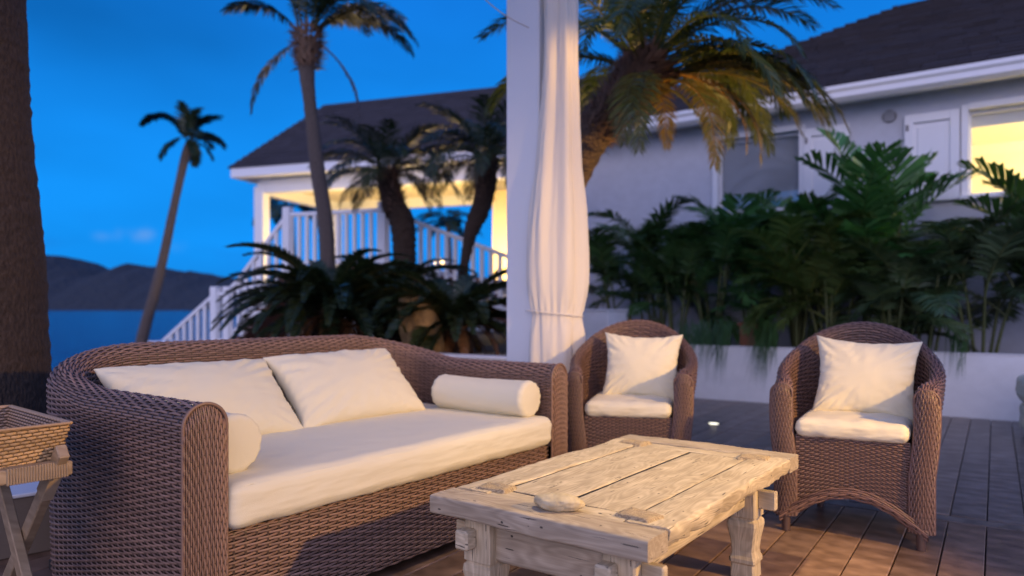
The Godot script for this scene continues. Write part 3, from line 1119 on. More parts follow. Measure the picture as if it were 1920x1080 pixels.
# ---------------------------------------------------------------- house pieces
func shingles(parent: Node3D, o: Vector3, right: Vector3, up: Vector3, w0: float, w1a: float, w1b: float, len_: float, course: float) -> void:     # courses of overlapping shingles on a slope; narrows from w0 to [w1a, w1b]
	var mb := MB.new()
	var nn := right.cross(up).normalized()
	if nn.y < 0: nn = -nn
	var n := int(len_ / course)
	for i in n:
		var t0 := float(i) / n
		var t1 := float(i + 1) / n
		var xa := lerpf(0, w1a, t0); var xb := lerpf(w0, w1b, t0)
		var x := xa - rng.randf() * 0.25
		while x < xb:
			var w := 0.25 + 0.12 * rng.randf()
			var a := maxf(x, xa); var b := minf(x + w - 0.008, xb)
			if b > a + 0.01:
				var g := rng.randf_range(0.75, 1.2)
				mb.col = Color(g, g, g * rng.randf_range(0.96, 1.04))
				var lift := 0.030 + 0.010 * rng.randf()
				var p0 := o + right * a + up * (t0 * len_) + nn * lift
				var p1 := o + right * b + up * (t0 * len_) + nn * lift
				var p2 := o + right * b + up * (t1 * len_ + 0.02) + nn * 0.004
				var p3 := o + right * a + up * (t1 * len_ + 0.02) + nn * 0.004
				mb.face([p0, p1, p2, p3], nn)
				mb.face([p0, p1, p1 - nn * lift, p0 - nn * lift], -up)
			x += w
	var s := part("shingles", mb.mesh(), M.roof, parent)
	s.set_meta("kind", "stuff")


func slab(pts: Array, lo: float, hi: float) -> ArrayMesh:         # prism over a polygon of [x, depth]
	var mb := MB.new()
	var flat := PackedVector2Array()
	var cen := Vector3.ZERO
	for p in pts:
		flat.append(Vector2(p[0], p[1]))
		cen += D(p[0], 0, p[1]) / pts.size()
	var t := Geometry2D.triangulate_polygon(flat)
	for i in range(0, t.size(), 3):
		mb.face([D(flat[t[i]].x, hi, flat[t[i]].y), D(flat[t[i + 1]].x, hi, flat[t[i + 1]].y), D(flat[t[i + 2]].x, hi, flat[t[i + 2]].y)], UP)
	for i in pts.size():
		var a: Array = pts[i]
		var b: Array = pts[(i + 1) % pts.size()]
		var m := D((a[0] + b[0]) * 0.5, 0, (a[1] + b[1]) * 0.5)
		mb.face([D(a[0], lo, a[1]), D(b[0], lo, b[1]), D(b[0], hi, b[1]), D(a[0], hi, a[1])], m - cen)
	return mb.mesh()


func sky_image() -> Image:
	var w := 1024; var h := 512
	var im := Image.create(w, h, false, Image.FORMAT_RGBF)
	var f := FastNoiseLite.new()
	f.seed = 5; f.frequency = 1.0; f.fractal_octaves = 4
	var zen := Vector3(0.006, 0.150, 0.66)
	var hor := Vector3(0.007, 0.305, 0.96)
	var glow := Vector3(1.05, 1.09, 1.82)
	for y in h:
		var el := (0.5 - (y + 0.5) / h) * PI
		var e := sin(el)
		for x in w:
			var az := wrapf((x + 0.5) / w * TAU, -PI, PI)              # 0 is straight ahead, -z
			var c: Vector3
			var k := clampf(e, 0.0, 1.0)
			c = hor.lerp(zen, smoothstep(0.0, 0.62, k))
			c = c.lerp(Vector3(0.010, 0.20, 0.66), 0.8 * (1.0 - smoothstep(0.0, 0.075, k)))
			# afterglow on the far side, behind the camera
			var away := 0.5 - 0.5 * cos(az)
			c = c.lerp(glow, smoothstep(0.35, 1.0, away) * (1.0 - 0.75 * smoothstep(0.1, 0.9, k)))
			c = c.lerp(Vector3(0.10, 0.17, 0.56), 0.5 * smoothstep(0.6, 1.0, k))
			if e > 0.0 and e < 0.45:
				var d := Vector3(sin(az) * cos(el), e, -cos(az) * cos(el))
				var n1 := f.get_noise_3d(d.x * 3.0, d.y * 9.0, d.z * 3.0)
				c *= 1.0 + 0.14 * n1
				var px := 960.0 + 1330.0 * tan(az) if absf(az) < 1.2 else 9999.0
				var py := 580.0 - 1330.0 * tan(el) / maxf(cos(az), 0.05) if absf(az) < 1.2 else 9999.0
				var low := smoothstep(0.02, 0.06, e) * (1.0 - smoothstep(0.085, 0.13, e))
				c = c.lerp(Vector3(0.012, 0.16, 0.58), 0.45 * low * smoothstep(-0.1, 0.5, f.get_noise_3d(d.x * 4.0 + 9, d.y * 20.0, d.z * 4.0)))
				var veil := smoothstep(0.20, 0.36, e) * (1.0 - smoothstep(-0.62, -0.15, az)) * smoothstep(-1.8, -1.0, az)
				c *= 1.0 - 0.34 * veil * (1.0 + 0.5 * f.get_noise_3d(d.x * 2.0, d.y * 5.0, d.z * 2.0))
				if px < 900.0:
					var puff := 0.0
					for q in [[268.0, 441.0, 26.0, 11.0, 0.75], [222.0, 440.0, 14.0, 8.0, 0.4], [190.0, 444.0, 16.0, 8.0, 0.42], [330.0, 463.0, 20.0, 7.0, 0.25]]:
						var dd := Vector2((px - q[0]) / q[2], (py - q[1]) / q[3]).length() + 0.5 * f.get_noise_2d(px * 0.12, py * 0.16)
						puff = maxf(puff, q[4] * (1.0 - smoothstep(0.25, 1.1, dd)))
					c = c.lerp(Vector3(0.16, 0.37, 0.80), puff)
			im.set_pixel(x, y, Color(c.x, c.y, c.z))
	return im


func W(px: float, py: float, depth: float) -> Vector3:           # a point of the photograph at a depth, used to take sizes
	return Vector3((px - 960.0) / 1330.0 * depth, 1.0 - (py - 580.0) / 1330.0 * depth, -depth)


func lamp(called: String, label: String, at: Vector3, aim: Vector3, energy: float, color: Color, angle: float, size: float) -> void:       # tin spotlight on a pergola beam
	var t := thing(called, label, "spotlight", at, 0.0, "spotlights under the pergola roof")
	var d := (aim - at).normalized()
	var mb := MB.new()
	mb.tube(PackedVector3Array([-d * 0.16, -d * 0.15, d * 0.0]), PackedFloat32Array([0.03, 0.05, 0.055]), 16, false)
	part("shade", mb.mesh(), M.black, t)
	mb = MB.new()
	mb.tube(PackedVector3Array([-d * 0.03, -d * 0.012]), PackedFloat32Array([0.048, 0.048]), 16, true)
	part("bulb", mb.mesh(), M.bulb, t)
	mb = MB.new()
	mb.tube(PackedVector3Array([Vector3(0, 0, 0) - d * 0.15, Vector3(0, 3.605 - at.y, 0) - d * 0.15]), PackedFloat32Array([0.008, 0.008]), 6)
	part("stem", mb.mesh(), M.black, t)
	var l := SpotLight3D.new()
	l.name = called + "_light"
	l.light_color = color; l.light_energy = energy; l.light_size = size
	l.spot_angle = angle; l.spot_angle_attenuation = 0.6; l.spot_range = 30.0; l.spot_attenuation = 2.0
	l.shadow_enabled = true
	t.add_child(l)
	l.position = d * 0.02
	l.look_at_from_position(at + d * 0.02, aim, UP if absf(d.y) < 0.99 else Vector3.RIGHT)


func omni(parent: Node3D, at: Vector3, energy: float, color: Color, size: float) -> void:
	var l := OmniLight3D.new()
	l.name = "lamp_light"
	l.light_color = color; l.light_energy = energy; l.light_size = size
	l.omni_range = 40.0; l.omni_attenuation = 2.0; l.shadow_enabled = true
	parent.add_child(l)
	l.position = at


func _ready() -> void:
	rng.seed = 7
	nz.seed = 4
	nz.frequency = 0.05
	nz.fractal_octaves = 3
	# ---- camera, sky, light
	var cam := Camera3D.new()
	cam.name = "camera"
	var at := CameraAttributesPhysical.new()
	at.frustum_focal_length = 29.55
	at.exposure_aperture = 1.8
	at.frustum_focus_distance = 2.35
	at.frustum_near = 0.05
	at.frustum_far = 9000.0
	cam.attributes = at
	cam.projection = Camera3D.PROJECTION_FRUSTUM
	cam.near = 0.05
	cam.far = 9000.0
	cam.size = 0.05 * 1080.0 / 1330.0
	cam.frustum_offset = Vector2(0, 0.05 * 40.0 / 1330.0)
	cam.position = Vector3(0, 1, 0)
	add_child(cam)
	cam.current = true
	var we := WorldEnvironment.new()
	we.name = "environment"
	var env := Environment.new()
	env.background_mode = Environment.BG_SKY
	var sky := Sky.new()
	var pan := PanoramaSkyMaterial.new()
	pan.panorama = ImageTexture.create_from_image(sky_image())
	sky.sky_material = pan
	env.sky = sky
	env.tonemap_mode = Environment.TONE_MAPPER_LINEAR
	env.tonemap_exposure = 1.0
	env.sdfgi_enabled = true; env.ssao_enabled = true; env.ssil_enabled = true
	we.environment = env
	add_child(we)
	var sun := DirectionalLight3D.new()                          # the last glow of the west, behind the camera
	sun.name = "afterglow"
	sun.light_color = Color(1.0, 0.87, 0.80)
	sun.light_energy = 0.20
	sun.light_angular_distance = 40.0
	sun.shadow_enabled = true
	add_child(sun)
	sun.look_at_from_position(Vector3.ZERO, D(0.35, -0.42, 1.0), UP)
	make_materials()
	setting()
	villa()
	pavilion()
	stairs()
	pergola()
	furniture()
	planting()


func setting() -> void:
	var mb := MB.new()
	var P := PackedVector3Array()                                # ground that slopes to the shore on the left
	for i in 41:
		for j in 41:
			var x := lerpf(-60, 60, j / 40.0)
			var d := lerpf(-30, 50, i / 40.0)
			var y := -0.12 - 2.6 * smoothstep(11.0, 26.0, d) * (1.0 - smoothstep(-4.0, 6.0, x)) - 3.0 * smoothstep(28.0, 48.0, d) + 0.08 * nz.get_noise_2d(x * 8, d * 8) - 0.08
			P.append(D(x, y, d))
	mb.grid(P, 41, 41, UP)
	structure("ground", mb.mesh(), M.ground)
	mb = MB.new()
	mb.face([D(-6000, -2.2, 14), D(6000, -2.2, 14), D(6000, -2.2, 6000), D(-6000, -2.2, 6000)], UP)
	structure("sea", mb.mesh(), M.sea)
	# far shore
	var ridge := [[-400, 540], [-150, 520], [0, 500], [60, 486], [92, 479], [118, 477], [150, 484], [185, 500], [215, 515], [240, 503], [262, 496], [300, 499], [335, 506], [380, 510], [430, 520], [520, 530], [700, 545], [960, 556], [1400, 566]]
	P = PackedVector3Array()
	mb = MB.new()
	for r in 9:
		var t := r / 8.0
		for i in 181:
			var px := lerpf(-400, 1400, i / 180.0)
			var k := 0
			while k < ridge.size() - 2 and ridge[k + 1][0] < px:
				k += 1
			var yy := lerpf(ridge[k][1], ridge[k + 1][1], (px - ridge[k][0]) / float(ridge[k + 1][0] - ridge[k][0]))
			var top := (580.0 - yy) / 1330.0 * 2600.0
			var prof := sin(PI * clampf(t, 0.0, 1.0)) if t != 0.5 else 1.0
			var y := top * pow(prof, 0.9) * (1.0 + (0.18 * nz.get_noise_2d(px * 0.8, r * 26.0) if r != 4 else 0.03 * nz.get_noise_2d(px * 2.4, 5.0))) - 3.0
			P.append(D((px - 960.0) / 1330.0 * 2600.0, y, 2600.0 + (t - 0.5) * 900.0))
	mb.grid(P, 9, 181, UP)
	structure("hills", mb.mesh(), M.hill)
	# deck: boards run away to the right; one cross board
	var deck := Node3D.new()
	deck.name = "deck"
	add_child(deck)
	deck.rotation.y = TD
	deck.set_meta("kind", "structure")
	var meshes := {}
	for row in [[-2.2, 3.93], [4.05, 7.78]]:
		var ms := []
		for k in 4:
			mb = MB.new()
			mb.box(Vector3.ZERO, Vector3(0.145, 0.03, row[1] - row[0] - 0.006), 0.003)
			for i in mb.v.size():
				mb.uv[i] = Vector2(mb.v[i].x * 2.0 + k * 0.27, mb.v[i].z * 0.5 + k * 0.31)
			var am := mb.mesh()
			ms.append(am)
		for i in 52:
			var x := -5.06 + 0.150 * i
			if row[0] > 4.0 and x < -2.9:
				continue
			fast_part("board", ms[rng.randi() % 4], (M.sky_grey_decks if row[0] > 4.0 else M.brown_decks)[rng.randi() % 4], deck, Transform3D(Basis(), Vector3(x, -0.015 - 0.0015 * rng.randf(), -(row[0] + row[1]) * 0.5)))
	for i in 15:
		var sm := MB.new()
		sm.box(Vector3.ZERO, Vector3(0.145, 0.03, 0.66), 0.003)
		fast_part("board", sm.mesh(), M.sky_grey_decks[i % 4], deck, Transform3D(Basis(), Vector3(-5.06 + 0.150 * i, -0.015, -4.39)))
	for i in 2:
		var lo := -5.1 if i == 0 else -2.97
		mb = MB.new()
		mb.box(Vector3((lo + 2.7) * 0.5 if i == 0 else 0.0, -0.016, -3.99), Vector3(2.7 - lo if i == 0 else 0.1, 0.03, 0.10), 0.003)
		if i == 0:
			for q in mb.v.size():
				mb.uv[q] = Vector2(mb.v[q].z * 2.0, mb.v[q].x * 0.5)
			fast_part("cross_board", mb.mesh(), M.sky_grey_decks[1], deck)
	mb = MB.new()
	mb.box(Vector3(-1.2, -0.075, -2.8), Vector3(7.9, 0.05, 10.2))
	part("underlay", mb.mesh(), M.dark, deck)
	# left garden: raised bed behind a white wall
	var bed := [[-4.50, 9.03], [0.62, 5.54], [0.55, 9.3], [1.5, 15.0], [-1.3, 15.6]]
	structure("garden_soil", slab(bed, -0.3, 0.53), M.soil)
	var w := thing("retaining_wall", "low white garden wall behind the sofa holding the cycad bed", "wall", D(-5.20, 0, 9.41), TD)
	boxpart("wall_body", Vector3(3.86, 0.2, -0.06), Vector3(6.22, 0.76, 0.14), 0.004, M.plaster, w)
	boxpart("coping", Vector3(3.86, 0.592, -0.06), Vector3(6.25, 0.02, 0.18), 0.005, M.white, w)
	gravel()
	# right planter in front of the villa
	w = thing("planter_wall", "long low white planter wall behind the armchairs", "wall", D(2.03, 0, 8.06), TD)
	boxpart("wall_body", Vector3(1.7, 0.19, -0.07), Vector3(5.9, 0.78, 0.14), 0.006, M.plaster, w)
	boxpart("coping", Vector3(1.7, 0.588, -0.07), Vector3(5.92, 0.016, 0.15), 0.005, M.white, w)
	var soil := MB.new()
	soil.box(Vector3(1.7, 0.1, -0.87), Vector3(5.9, 0.84, 1.46))
	var so := part("planter_soil", soil.mesh(), M.soil, self, w.transform)
	so.set_meta("kind", "structure")
	var blk := thing("white_pillar", "short square white pillar at the left end of the planter", "pillar", D(0.98, 0, 8.25), TD)
	boxpart("block", Vector3(0, 0.49, 0), Vector3(0.55, 0.98, 0.5), 0.01, M.plaster, blk)
	boxpart("cap", Vector3(0, 0.991, 0), Vector3(0.58, 0.022, 0.53), 0.005, M.white, blk)
	# low plinth at the left, beside the big trunk
	var pl := thing("low_plinth", "low white plinth with brown shade painted on its body, behind the tray stand", "wall", D(-2.15, 0, 2.71), deg_to_rad(42))
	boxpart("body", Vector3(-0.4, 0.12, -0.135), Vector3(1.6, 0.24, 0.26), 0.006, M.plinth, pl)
	boxpart("cap", Vector3(-0.4, 0.248, -0.135), Vector3(1.62, 0.016, 0.28), 0.004, M.white, pl)
	# light set in the deck
	var dl := thing("deck_light", "small round recessed light glowing in the deck", "light", D(1.757, 0, 6.18))
	mb = MB.new()
	mb.tube(PackedVector3Array([Vector3(0, 0.001, 0), Vector3(0, 0.004, 0)]), PackedFloat32Array([0.056, 0.054]), 20)
	part("rim", mb.mesh(), M.metal, dl)
	mb = MB.new()
	mb.tube(PackedVector3Array([Vector3(0, 0.002, 0), Vector3(0, 0.006, 0)]), PackedFloat32Array([0.046, 0.043]), 20)
	part("lamp_lens", mb.mesh(), M.deck_lamp, dl)
	omni(dl, Vector3(0, 0.012, 0), 0.0008, Color(1.0, 0.95, 0.8), 0.03)


func gravel() -> void:
	var mm := MultiMesh.new()
	mm.transform_format = MultiMesh.TRANSFORM_3D
	mm.use_colors = true
	mm.mesh = blob(Vector3(0.022, 0.014, 0.018), 0.5, 18.0, 3.0, 5)
	mm.instance_count = 2600
	for i in 2600:
		var s := rng.randf_range(2.6, 6.8)
		var q := rng.randf_range(0.1, 1.1)
		var p := D(-5.20 + 0.826 * s + 0.563 * q, 0.536, 9.41 - 0.563 * s + 0.826 * q)
		mm.set_instance_transform(i, Transform3D(Basis.from_euler(Vector3(rng.randf() * 6, rng.randf() * 6, rng.randf() * 6)).scaled(Vector3.ONE * rng.randf_range(0.6, 1.6)), p))
		var g := rng.randf_range(0.2, 0.5)
		mm.set_instance_color(i, Color(g, g * 0.92, g * 0.8))
	var o := MultiMeshInstance3D.new()
	o.name = "gravel"
	o.multimesh = mm
	o.material_override = M.gravel
	o.set_meta("kind", "stuff")
	o.set_meta("label", "pale gravel over the raised bed behind the sofa")
	o.set_meta("category", "gravel")
	add_child(o)


func villa() -> void:
	var t := thing("villa", "white villa with dark shingle roof and lit window", "house", D(2.93, 0, 9.38), TD)
	# wall with two openings, x along the wall, z = 0 is its outer face
	var x0 := -2.25; var x1 := 6.2; var top := 3.55
	var w1 := [-0.22, 0.84, 2.28, 3.25]
	var w2 := [2.60, 3.9, 2.26, 3.22]
	var mb := MB.new()
	var xs := [x0, w1[0], w1[1], w2[0], w2[1], x1]
	for i in 5:
		var a: float = xs[i]; var b: float = xs[i + 1]
		var win: Array = w1 if i == 1 else w2 if i == 3 else []
		if win.is_empty():
			mb.box(Vector3((a + b) * 0.5, (top - 0.4) * 0.5, -0.1), Vector3(b - a, top + 0.4, 0.2))
		else:
			mb.box(Vector3((a + b) * 0.5, (win[2] - 0.4) * 0.5, -0.1), Vector3(b - a, win[2] + 0.4, 0.2))
			mb.box(Vector3((a + b) * 0.5, (win[3] + top) * 0.5, -0.1), Vector3(b - a, top - win[3], 0.2))
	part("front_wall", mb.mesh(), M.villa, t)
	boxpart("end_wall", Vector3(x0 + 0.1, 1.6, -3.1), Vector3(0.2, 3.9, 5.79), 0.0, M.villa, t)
	boxpart("soffit", Vector3((x0 + x1) * 0.5, 3.50, 0.17), Vector3(x1 - x0 + 0.7, 0.03, 0.40), 0.0, M.trim, t)
	# gutter
	var pr := [[0.30, 3.43], [0.38, 3.43], [0.43, 3.47], [0.43, 3.53], [0.455, 3.56], [0.455, 3.605], [0.30, 3.605]]
	mb = MB.new()
	for i in pr.size():
		var a: Array = pr[i]; var b: Array = pr[(i + 1) % pr.size()]
		mb.face([Vector3(x0 - 0.35, a[1], a[0]), Vector3(x1 + 0.3, a[1], a[0]), Vector3(x1 + 0.3, b[1], b[0]), Vector3(x0 - 0.35, b[1], b[0])], Vector3(0, (a[1] + b[1]) * 0.5 - 3.52, (a[0] + b[0]) * 0.5 - 0.37))
	part("gutter", mb.mesh(), M.trim, t)
	# roof: front slope, left hip
	var e0 := Vector3(x0 - 0.35, 3.60, 0.34)
	var rr := Vector3(0, 2.08, -3.34)
	var rf := part("roof", ArrayMesh.new(), M.roof, t)
	mb = MB.new()
	var r0 := e0 + Vector3(4.3, 2.08, -3.34)
	var e1 := Vector3(x1 + 0.4, 3.60, 0.34)
	var r1 := e1 + rr
	mb.col = Color.WHITE
	mb.face([e0, e1, r1, r0], Vector3(0, 1, 0.5))
	mb.face([e0, r0, Vector3(e0.x, 3.60, -7.0)], Vector3(-1, 1, 0))
	mb.face([r0, r1, Vector3(e1.x, 3.60, -7.0), Vector3(e0.x, 3.60, -7.0)], Vector3(0, 1, -0.5))
	mb.face([e1, r1, Vector3(e1.x, 3.60, -7.0)], Vector3(1, 0, 0))
	rf.mesh = mb.mesh()
	shingles(rf, e0, Vector3.RIGHT, rr.normalized(), e1.x - e0.x, 4.3, e1.x - e0.x, rr.length(), 0.135)
	# windows
	for k in 2:
		var q: Array = w1 if k == 0 else w2
		var cx: float = (q[0] + q[1]) * 0.5; var cy: float = (q[2] + q[3]) * 0.5
		var ww: float = q[1] - q[0]; var hh: float = q[3] - q[2]
		var win := part("window", ArrayMesh.new(), M.trim, t)
		mb = MB.new()
		for s in [-1.0, 1.0]:
			mb.box(Vector3(cx + s * (ww * 0.5 + 0.02), cy, 0.008), Vector3(0.07, hh + 0.12, 0.05), 0.004)
		mb.box(Vector3(cx, q[3] + 0.035, 0.012), Vector3(ww - 0.03, 0.07, 0.06), 0.004)
		win.mesh = mb.mesh()
		boxpart("sill", Vector3(cx, q[2] - 0.02, 0.03), Vector3(ww + 0.14, 0.04, 0.14), 0.005, M.trim, win)
		mb = MB.new()
		for s in [-1.0, 1.0]:
			mb.box(Vector3(cx + s * (ww * 0.5 - 0.02), cy, -0.10), Vector3(0.04, hh, 0.05), 0.003)
		mb.box(Vector3(cx, q[2] + 0.02, -0.10), Vector3(ww - 0.08, 0.04, 0.05), 0.003)
		mb.box(Vector3(cx, q[3] - 0.02, -0.10), Vector3(ww - 0.08, 0.04, 0.05), 0.003)
		part("frame", mb.mesh(), M.trim, win)
		boxpart("pane", Vector3(cx, cy, -0.10), Vector3(ww - 0.08, hh - 0.08, 0.006), 0.0, M.glass, win)
		mb = MB.new()
		var ns := 34 if k == 0 else 5
		for i in ns:
			mb.box(Vector3(cx, q[3] - 0.05 - 0.026 * i, -0.165), Vector3(ww - 0.02, 0.026, 0.004), 0.0, Basis(Vector3.RIGHT, 0.9 if k == 0 else 0.2))
		if k == 1:
			mb.box(Vector3(cx, q[3] - 0.02, -0.165), Vector3(ww - 0.02, 0.05, 0.05), 0.004)
		var bl := part("blind", mb.mesh(), M.blind, win)
		bl.set_meta("kind", "stuff")
	# lit room behind the right window
	mb = MB.new()
	for f in [[Vector3(3.2, 2.4, -3.2), Vector3(5.5, 3.2, 0.06)], [Vector3(3.2, 0.85, -1.7), Vector3(5.5, 0.06, 3.0)], [Vector3(3.2, 3.46, -1.7), Vector3(5.5, 0.06, 3.0)], [Vector3(0.95, 2.4, -1.7), Vector3(0.06, 3.0, 2.9)], [Vector3(5.9, 2.4, -1.7), Vector3(0.06, 3.0, 2.9)]]:
		mb.box(f[0], f[1])
	part("room", mb.mesh(), M.room, t)
	var pm := part("room_lamp", blob(Vector3(0.10, 0.10, 0.10), 0.0, 1.0, 0.0, 10), M.bulb, t, Transform3D(Basis(), Vector3(4.6, 3.05, -1.5)))
	omni(t, Vector3(4.6, 3.05, -1.5), 8.0, Color(1.0, 0.91, 0.66), 0.08)
	# shutters
	for s in [[1.99, 2.53], [0.89, 1.41]]:
		var sh := part("shutter", ArrayMesh.new(), M.trim, t)
		var a: float = s[0]; var b: float = s[1]; var c := (a + b) * 0.5
		mb = MB.new()
		var yb := 2.23; var yt := 3.24
		for e in [a + 0.045, b - 0.045]:
			mb.box(Vector3(e, (yb + yt) * 0.5, 0.045), Vector3(0.09, yt - yb, 0.04), 0.004)
		for e in [[yb + 0.06, 0.12], [yt - 0.05, 0.10]]:
			mb.box(Vector3(c, e[0], 0.045), Vector3(b - a - 0.18, e[1], 0.0396), 0.004)
		sh.mesh = mb.mesh()
		mb = MB.new()
		mb.box(Vector3(c, (yb + yt) * 0.5, 0.036), Vector3(b - a - 0.18, yt - yb - 0.22, 0.012))
		mb.box(Vector3(c, (yb + yt) * 0.5, 0.046), Vector3(b - a - 0.26, yt - yb - 0.30, 0.014), 0.006)
		part("panel", mb.mesh(), M.trim, sh)
		for e in [yb + 0.15, yt - 0.15]:
			boxpart("hinge", Vector3(a + 0.03, e, 0.068), Vector3(0.03, 0.07, 0.008), 0.002, M.vent, sh)
	mb = MB.new()
	mb.tube(PackedVector3Array([Vector3(1.83, 3.27, 0.0), Vector3(1.83, 3.27, 0.02)]), PackedFloat32Array([0.078, 0.07]), 20)
	var vent := part("vent", mb.mesh(), M.vent, t)
	mb = MB.new()
	for i in 4:
		mb.box(Vector3(1.83, 3.225 + 0.03 * i, 0.024), Vector3(0.11, 0.012, 0.01), 0.0)
	part("louvre", mb.mesh(), M.blind, vent)


func pavilion() -> void:
	var t := thing("pavilion", "white open pavilion with hipped dark roof and warm lit ceiling", "pavilion", D(-7.15, 0, 18.0), deg_to_rad(-18.4))
	var Lx := 10.0; var dep := 4.2
	var ez := 4.40
	# eave band with gutter, all round the front and left
	boxpart("fascia", Vector3(Lx * 0.5, ez + 0.06, -0.06), Vector3(Lx, 0.24, 0.12), 0.015, M.trim, t)
	boxpart("fascia", Vector3(0.06, ez + 0.06, -dep * 0.5 - 0.06), Vector3(0.1196, 0.24, dep - 0.13), 0.015, M.trim, t)
	boxpart("beam", Vector3(Lx * 0.5 + 0.2, ez - 0.24, -0.55), Vector3(Lx - 0.6, 0.36, 0.26), 0.01, M.trim, t)
	boxpart("beam", Vector3(0.53, ez - 0.242, -dep * 0.5 - 0.2), Vector3(0.26, 0.355, dep - 0.97), 0.01, M.trim, t)
	boxpart("beam", Vector3(Lx * 0.5 + 0.2, ez - 0.24, -dep + 0.2), Vector3(Lx - 0.6, 0.36, 0.26), 0.01, M.trim, t)
	boxpart("soffit", Vector3(Lx * 0.5 + 0.05, ez - 0.03, -0.27), Vector3(Lx - 0.1, 0.03, 0.296), 0.0, M.trim, t)
	# boarded ceiling
	var n := 22
	var bm := MB.new()
	bm.box(Vector3.ZERO, Vector3(0.418, 0.025, dep - 0.97), 0.006)
	var board := bm.mesh()
	for i in n:
		fast_part("ceiling_board", board, M.cream, t, Transform3D(Basis(), Vector3(0.87 + 0.42 * i, ez - 0.14, -dep * 0.5 - 0.17)))
	for z in [-0.55, -dep + 0.2]:
		boxpart("post", Vector3(0.53, 2.9, z), Vector3(0.28, 2.52, 0.28), 0.012, M.trim, t)
	# platform, rear wall to the right, lit from the ceiling
	boxpart("floor_slab", Vector3(Lx * 0.5, 1.55, -dep * 0.5), Vector3(Lx, 0.18, dep), 0.01, M.plaster, t)
	boxpart("base", Vector3(Lx * 0.5, 0.3, -dep * 0.5), Vector3(Lx - 0.3, 2.3, dep - 0.3), 0.0, M.plaster, t)
	boxpart("side_wall", Vector3(7.66, 2.8, -2.0), Vector3(2.54, 2.35, 0.2), 0.0, M.cream, t)
	boxpart("parapet", Vector3(6.2, 1.9, -dep + 0.25), Vector3(0.9, 0.7, 0.12), 0.01, M.trim, t)
	# roof
	var e0 := Vector3(-0.05, ez + 0.17, 0.02)
	var rf := part("roof", ArrayMesh.new(), M.roof, t)
	var mb := MB.new()
	var up := Vector3(0, 2.05, -2.1)
	var r0 := e0 + Vector3(1.5, 2.05, -2.1)
	var e1 := e0 + Vector3(Lx + 0.1, 0, 0)
	var r1 := e1 + Vector3(0, 2.05, -2.1)
	var k0 := e0 + Vector3(0, 0, -dep - 0.04)
	mb.face([e0, e1, r1, r0], Vector3(0, 1, 0.5))
	mb.face([e0, r0, k0], Vector3(-1, 1, 0))
	mb.face([k0, r0, r1, e1 + Vector3(0, 0, -dep - 0.04)], Vector3(0, 1, -0.5))
	mb.face([e1, r1, e1 + Vector3(0, 0, -dep - 0.04)], Vector3(1, 0, 0))
	rf.mesh = mb.mesh()
	shingles(rf, e0, Vector3.RIGHT, up.normalized(), Lx + 0.1, 1.5, Lx + 0.1, up.length(), 0.18)
	var globe := blob(Vector3(0.12, 0.12, 0.12), 0.0, 1.0, 0.0, 10)
	for x in [2.6, 5.2, 7.2]:
		part("floor_lamp", globe, M.bulb, t, Transform3D(Basis(), Vector3(x, 2.15, -1.3)))
		omni(t, Vector3(x, 2.15, -1.3), 4.0, Color(1.0, 0.84, 0.50), 0.1)


func stairs() -> void:
	var t := thing("staircase", "white garden staircase with slatted balustrade up to the pavilion", "staircase", D(-3.474, 0, 11.0), deg_to_rad(-18.4))
	# railing along x (z = 0); treads lie behind it
	var rail := [[-2.75, 0.26], [-1.375, 1.275], [-1.13, 1.275], [0.0, 2.49], [1.66, 2.50], [4.5, 1.42]]
	var hgt := 0.86
	for i in rail.size() - 1:
		var a := Vector3(rail[i][0], rail[i][1], 0)
		var b := Vector3(rail[i + 1][0], rail[i + 1][1], 0)
		barpart("hand_rail", a - Vector3(0, 0.03, 0), b - Vector3(0, 0.03, 0), 0.075, 0.06, 0.008, M.trim, t)
		var down := Vector3(0, hgt - 0.08, 0)
		barpart("bottom_rail", a - down, b - down, 0.06, 0.06, 0.006, M.trim, t)
		var n := maxi(1, int(round((b.x - a.x) / 0.135)))
		for k in n:
			var p := a.lerp(b, (k + 0.5) / n)
			barpart("baluster", p - down, p - Vector3(0, 0.05, 0), 0.05, 0.05, 0.0, M.trim, t)
	for p in rail:
		boxpart("newel_post", Vector3(p[0], p[1] - 0.42, 0), Vector3(0.13, 1.02, 0.13), 0.01, M.trim, t)
	# flights
	for f in [[-2.75, -0.62, -1.40, 0.415, 8], [-1.13, 0.415, 0.0, 1.63, 8], [4.5, 0.56, 1.66, 1.64, 8]]:
		var n: int = f[4]
		for k in n:
			var x := lerpf(f[0], f[2], (k + 0.5) / n)
			var y := lerpf(f[1], f[3], (k + 1.0) / n)
			var mb := MB.new()
			mb.box(Vector3(x, y - 0.025, -0.62), Vector3(absf(f[2] - f[0]) / n + 0.03, 0.045, 1.1), 0.004)
			fast_part("tread", mb.mesh(), M.tread, t)
		var mb2 := MB.new()
		mb2.bar(Vector3(f[0], f[1] - 0.10, -0.62), Vector3(f[2], f[3] - 0.10, -0.62), 1.05, 0.05)
		part("underside", mb2.mesh(), M.tread, t)
		barpart("stringer", Vector3(f[0], f[1] - 0.02, -1.21), Vector3(f[2], f[3] - 0.02, -1.21), 0.06, 0.30, 0.005, M.trim, t)
	boxpart("landing", Vector3(-1.265, 0.36, -0.62), Vector3(0.30, 0.06, 1.1), 0.004, M.tread, t)
	boxpart("top_deck", Vector3(0.83, 1.60, -3.4), Vector3(1.64, 0.10, 6.7), 0.006, M.tread, t)
	boxpart("support", Vector3(0.83, 0.75, -0.5), Vector3(1.5, 1.55, 0.2), 0.0, M.plaster, t)


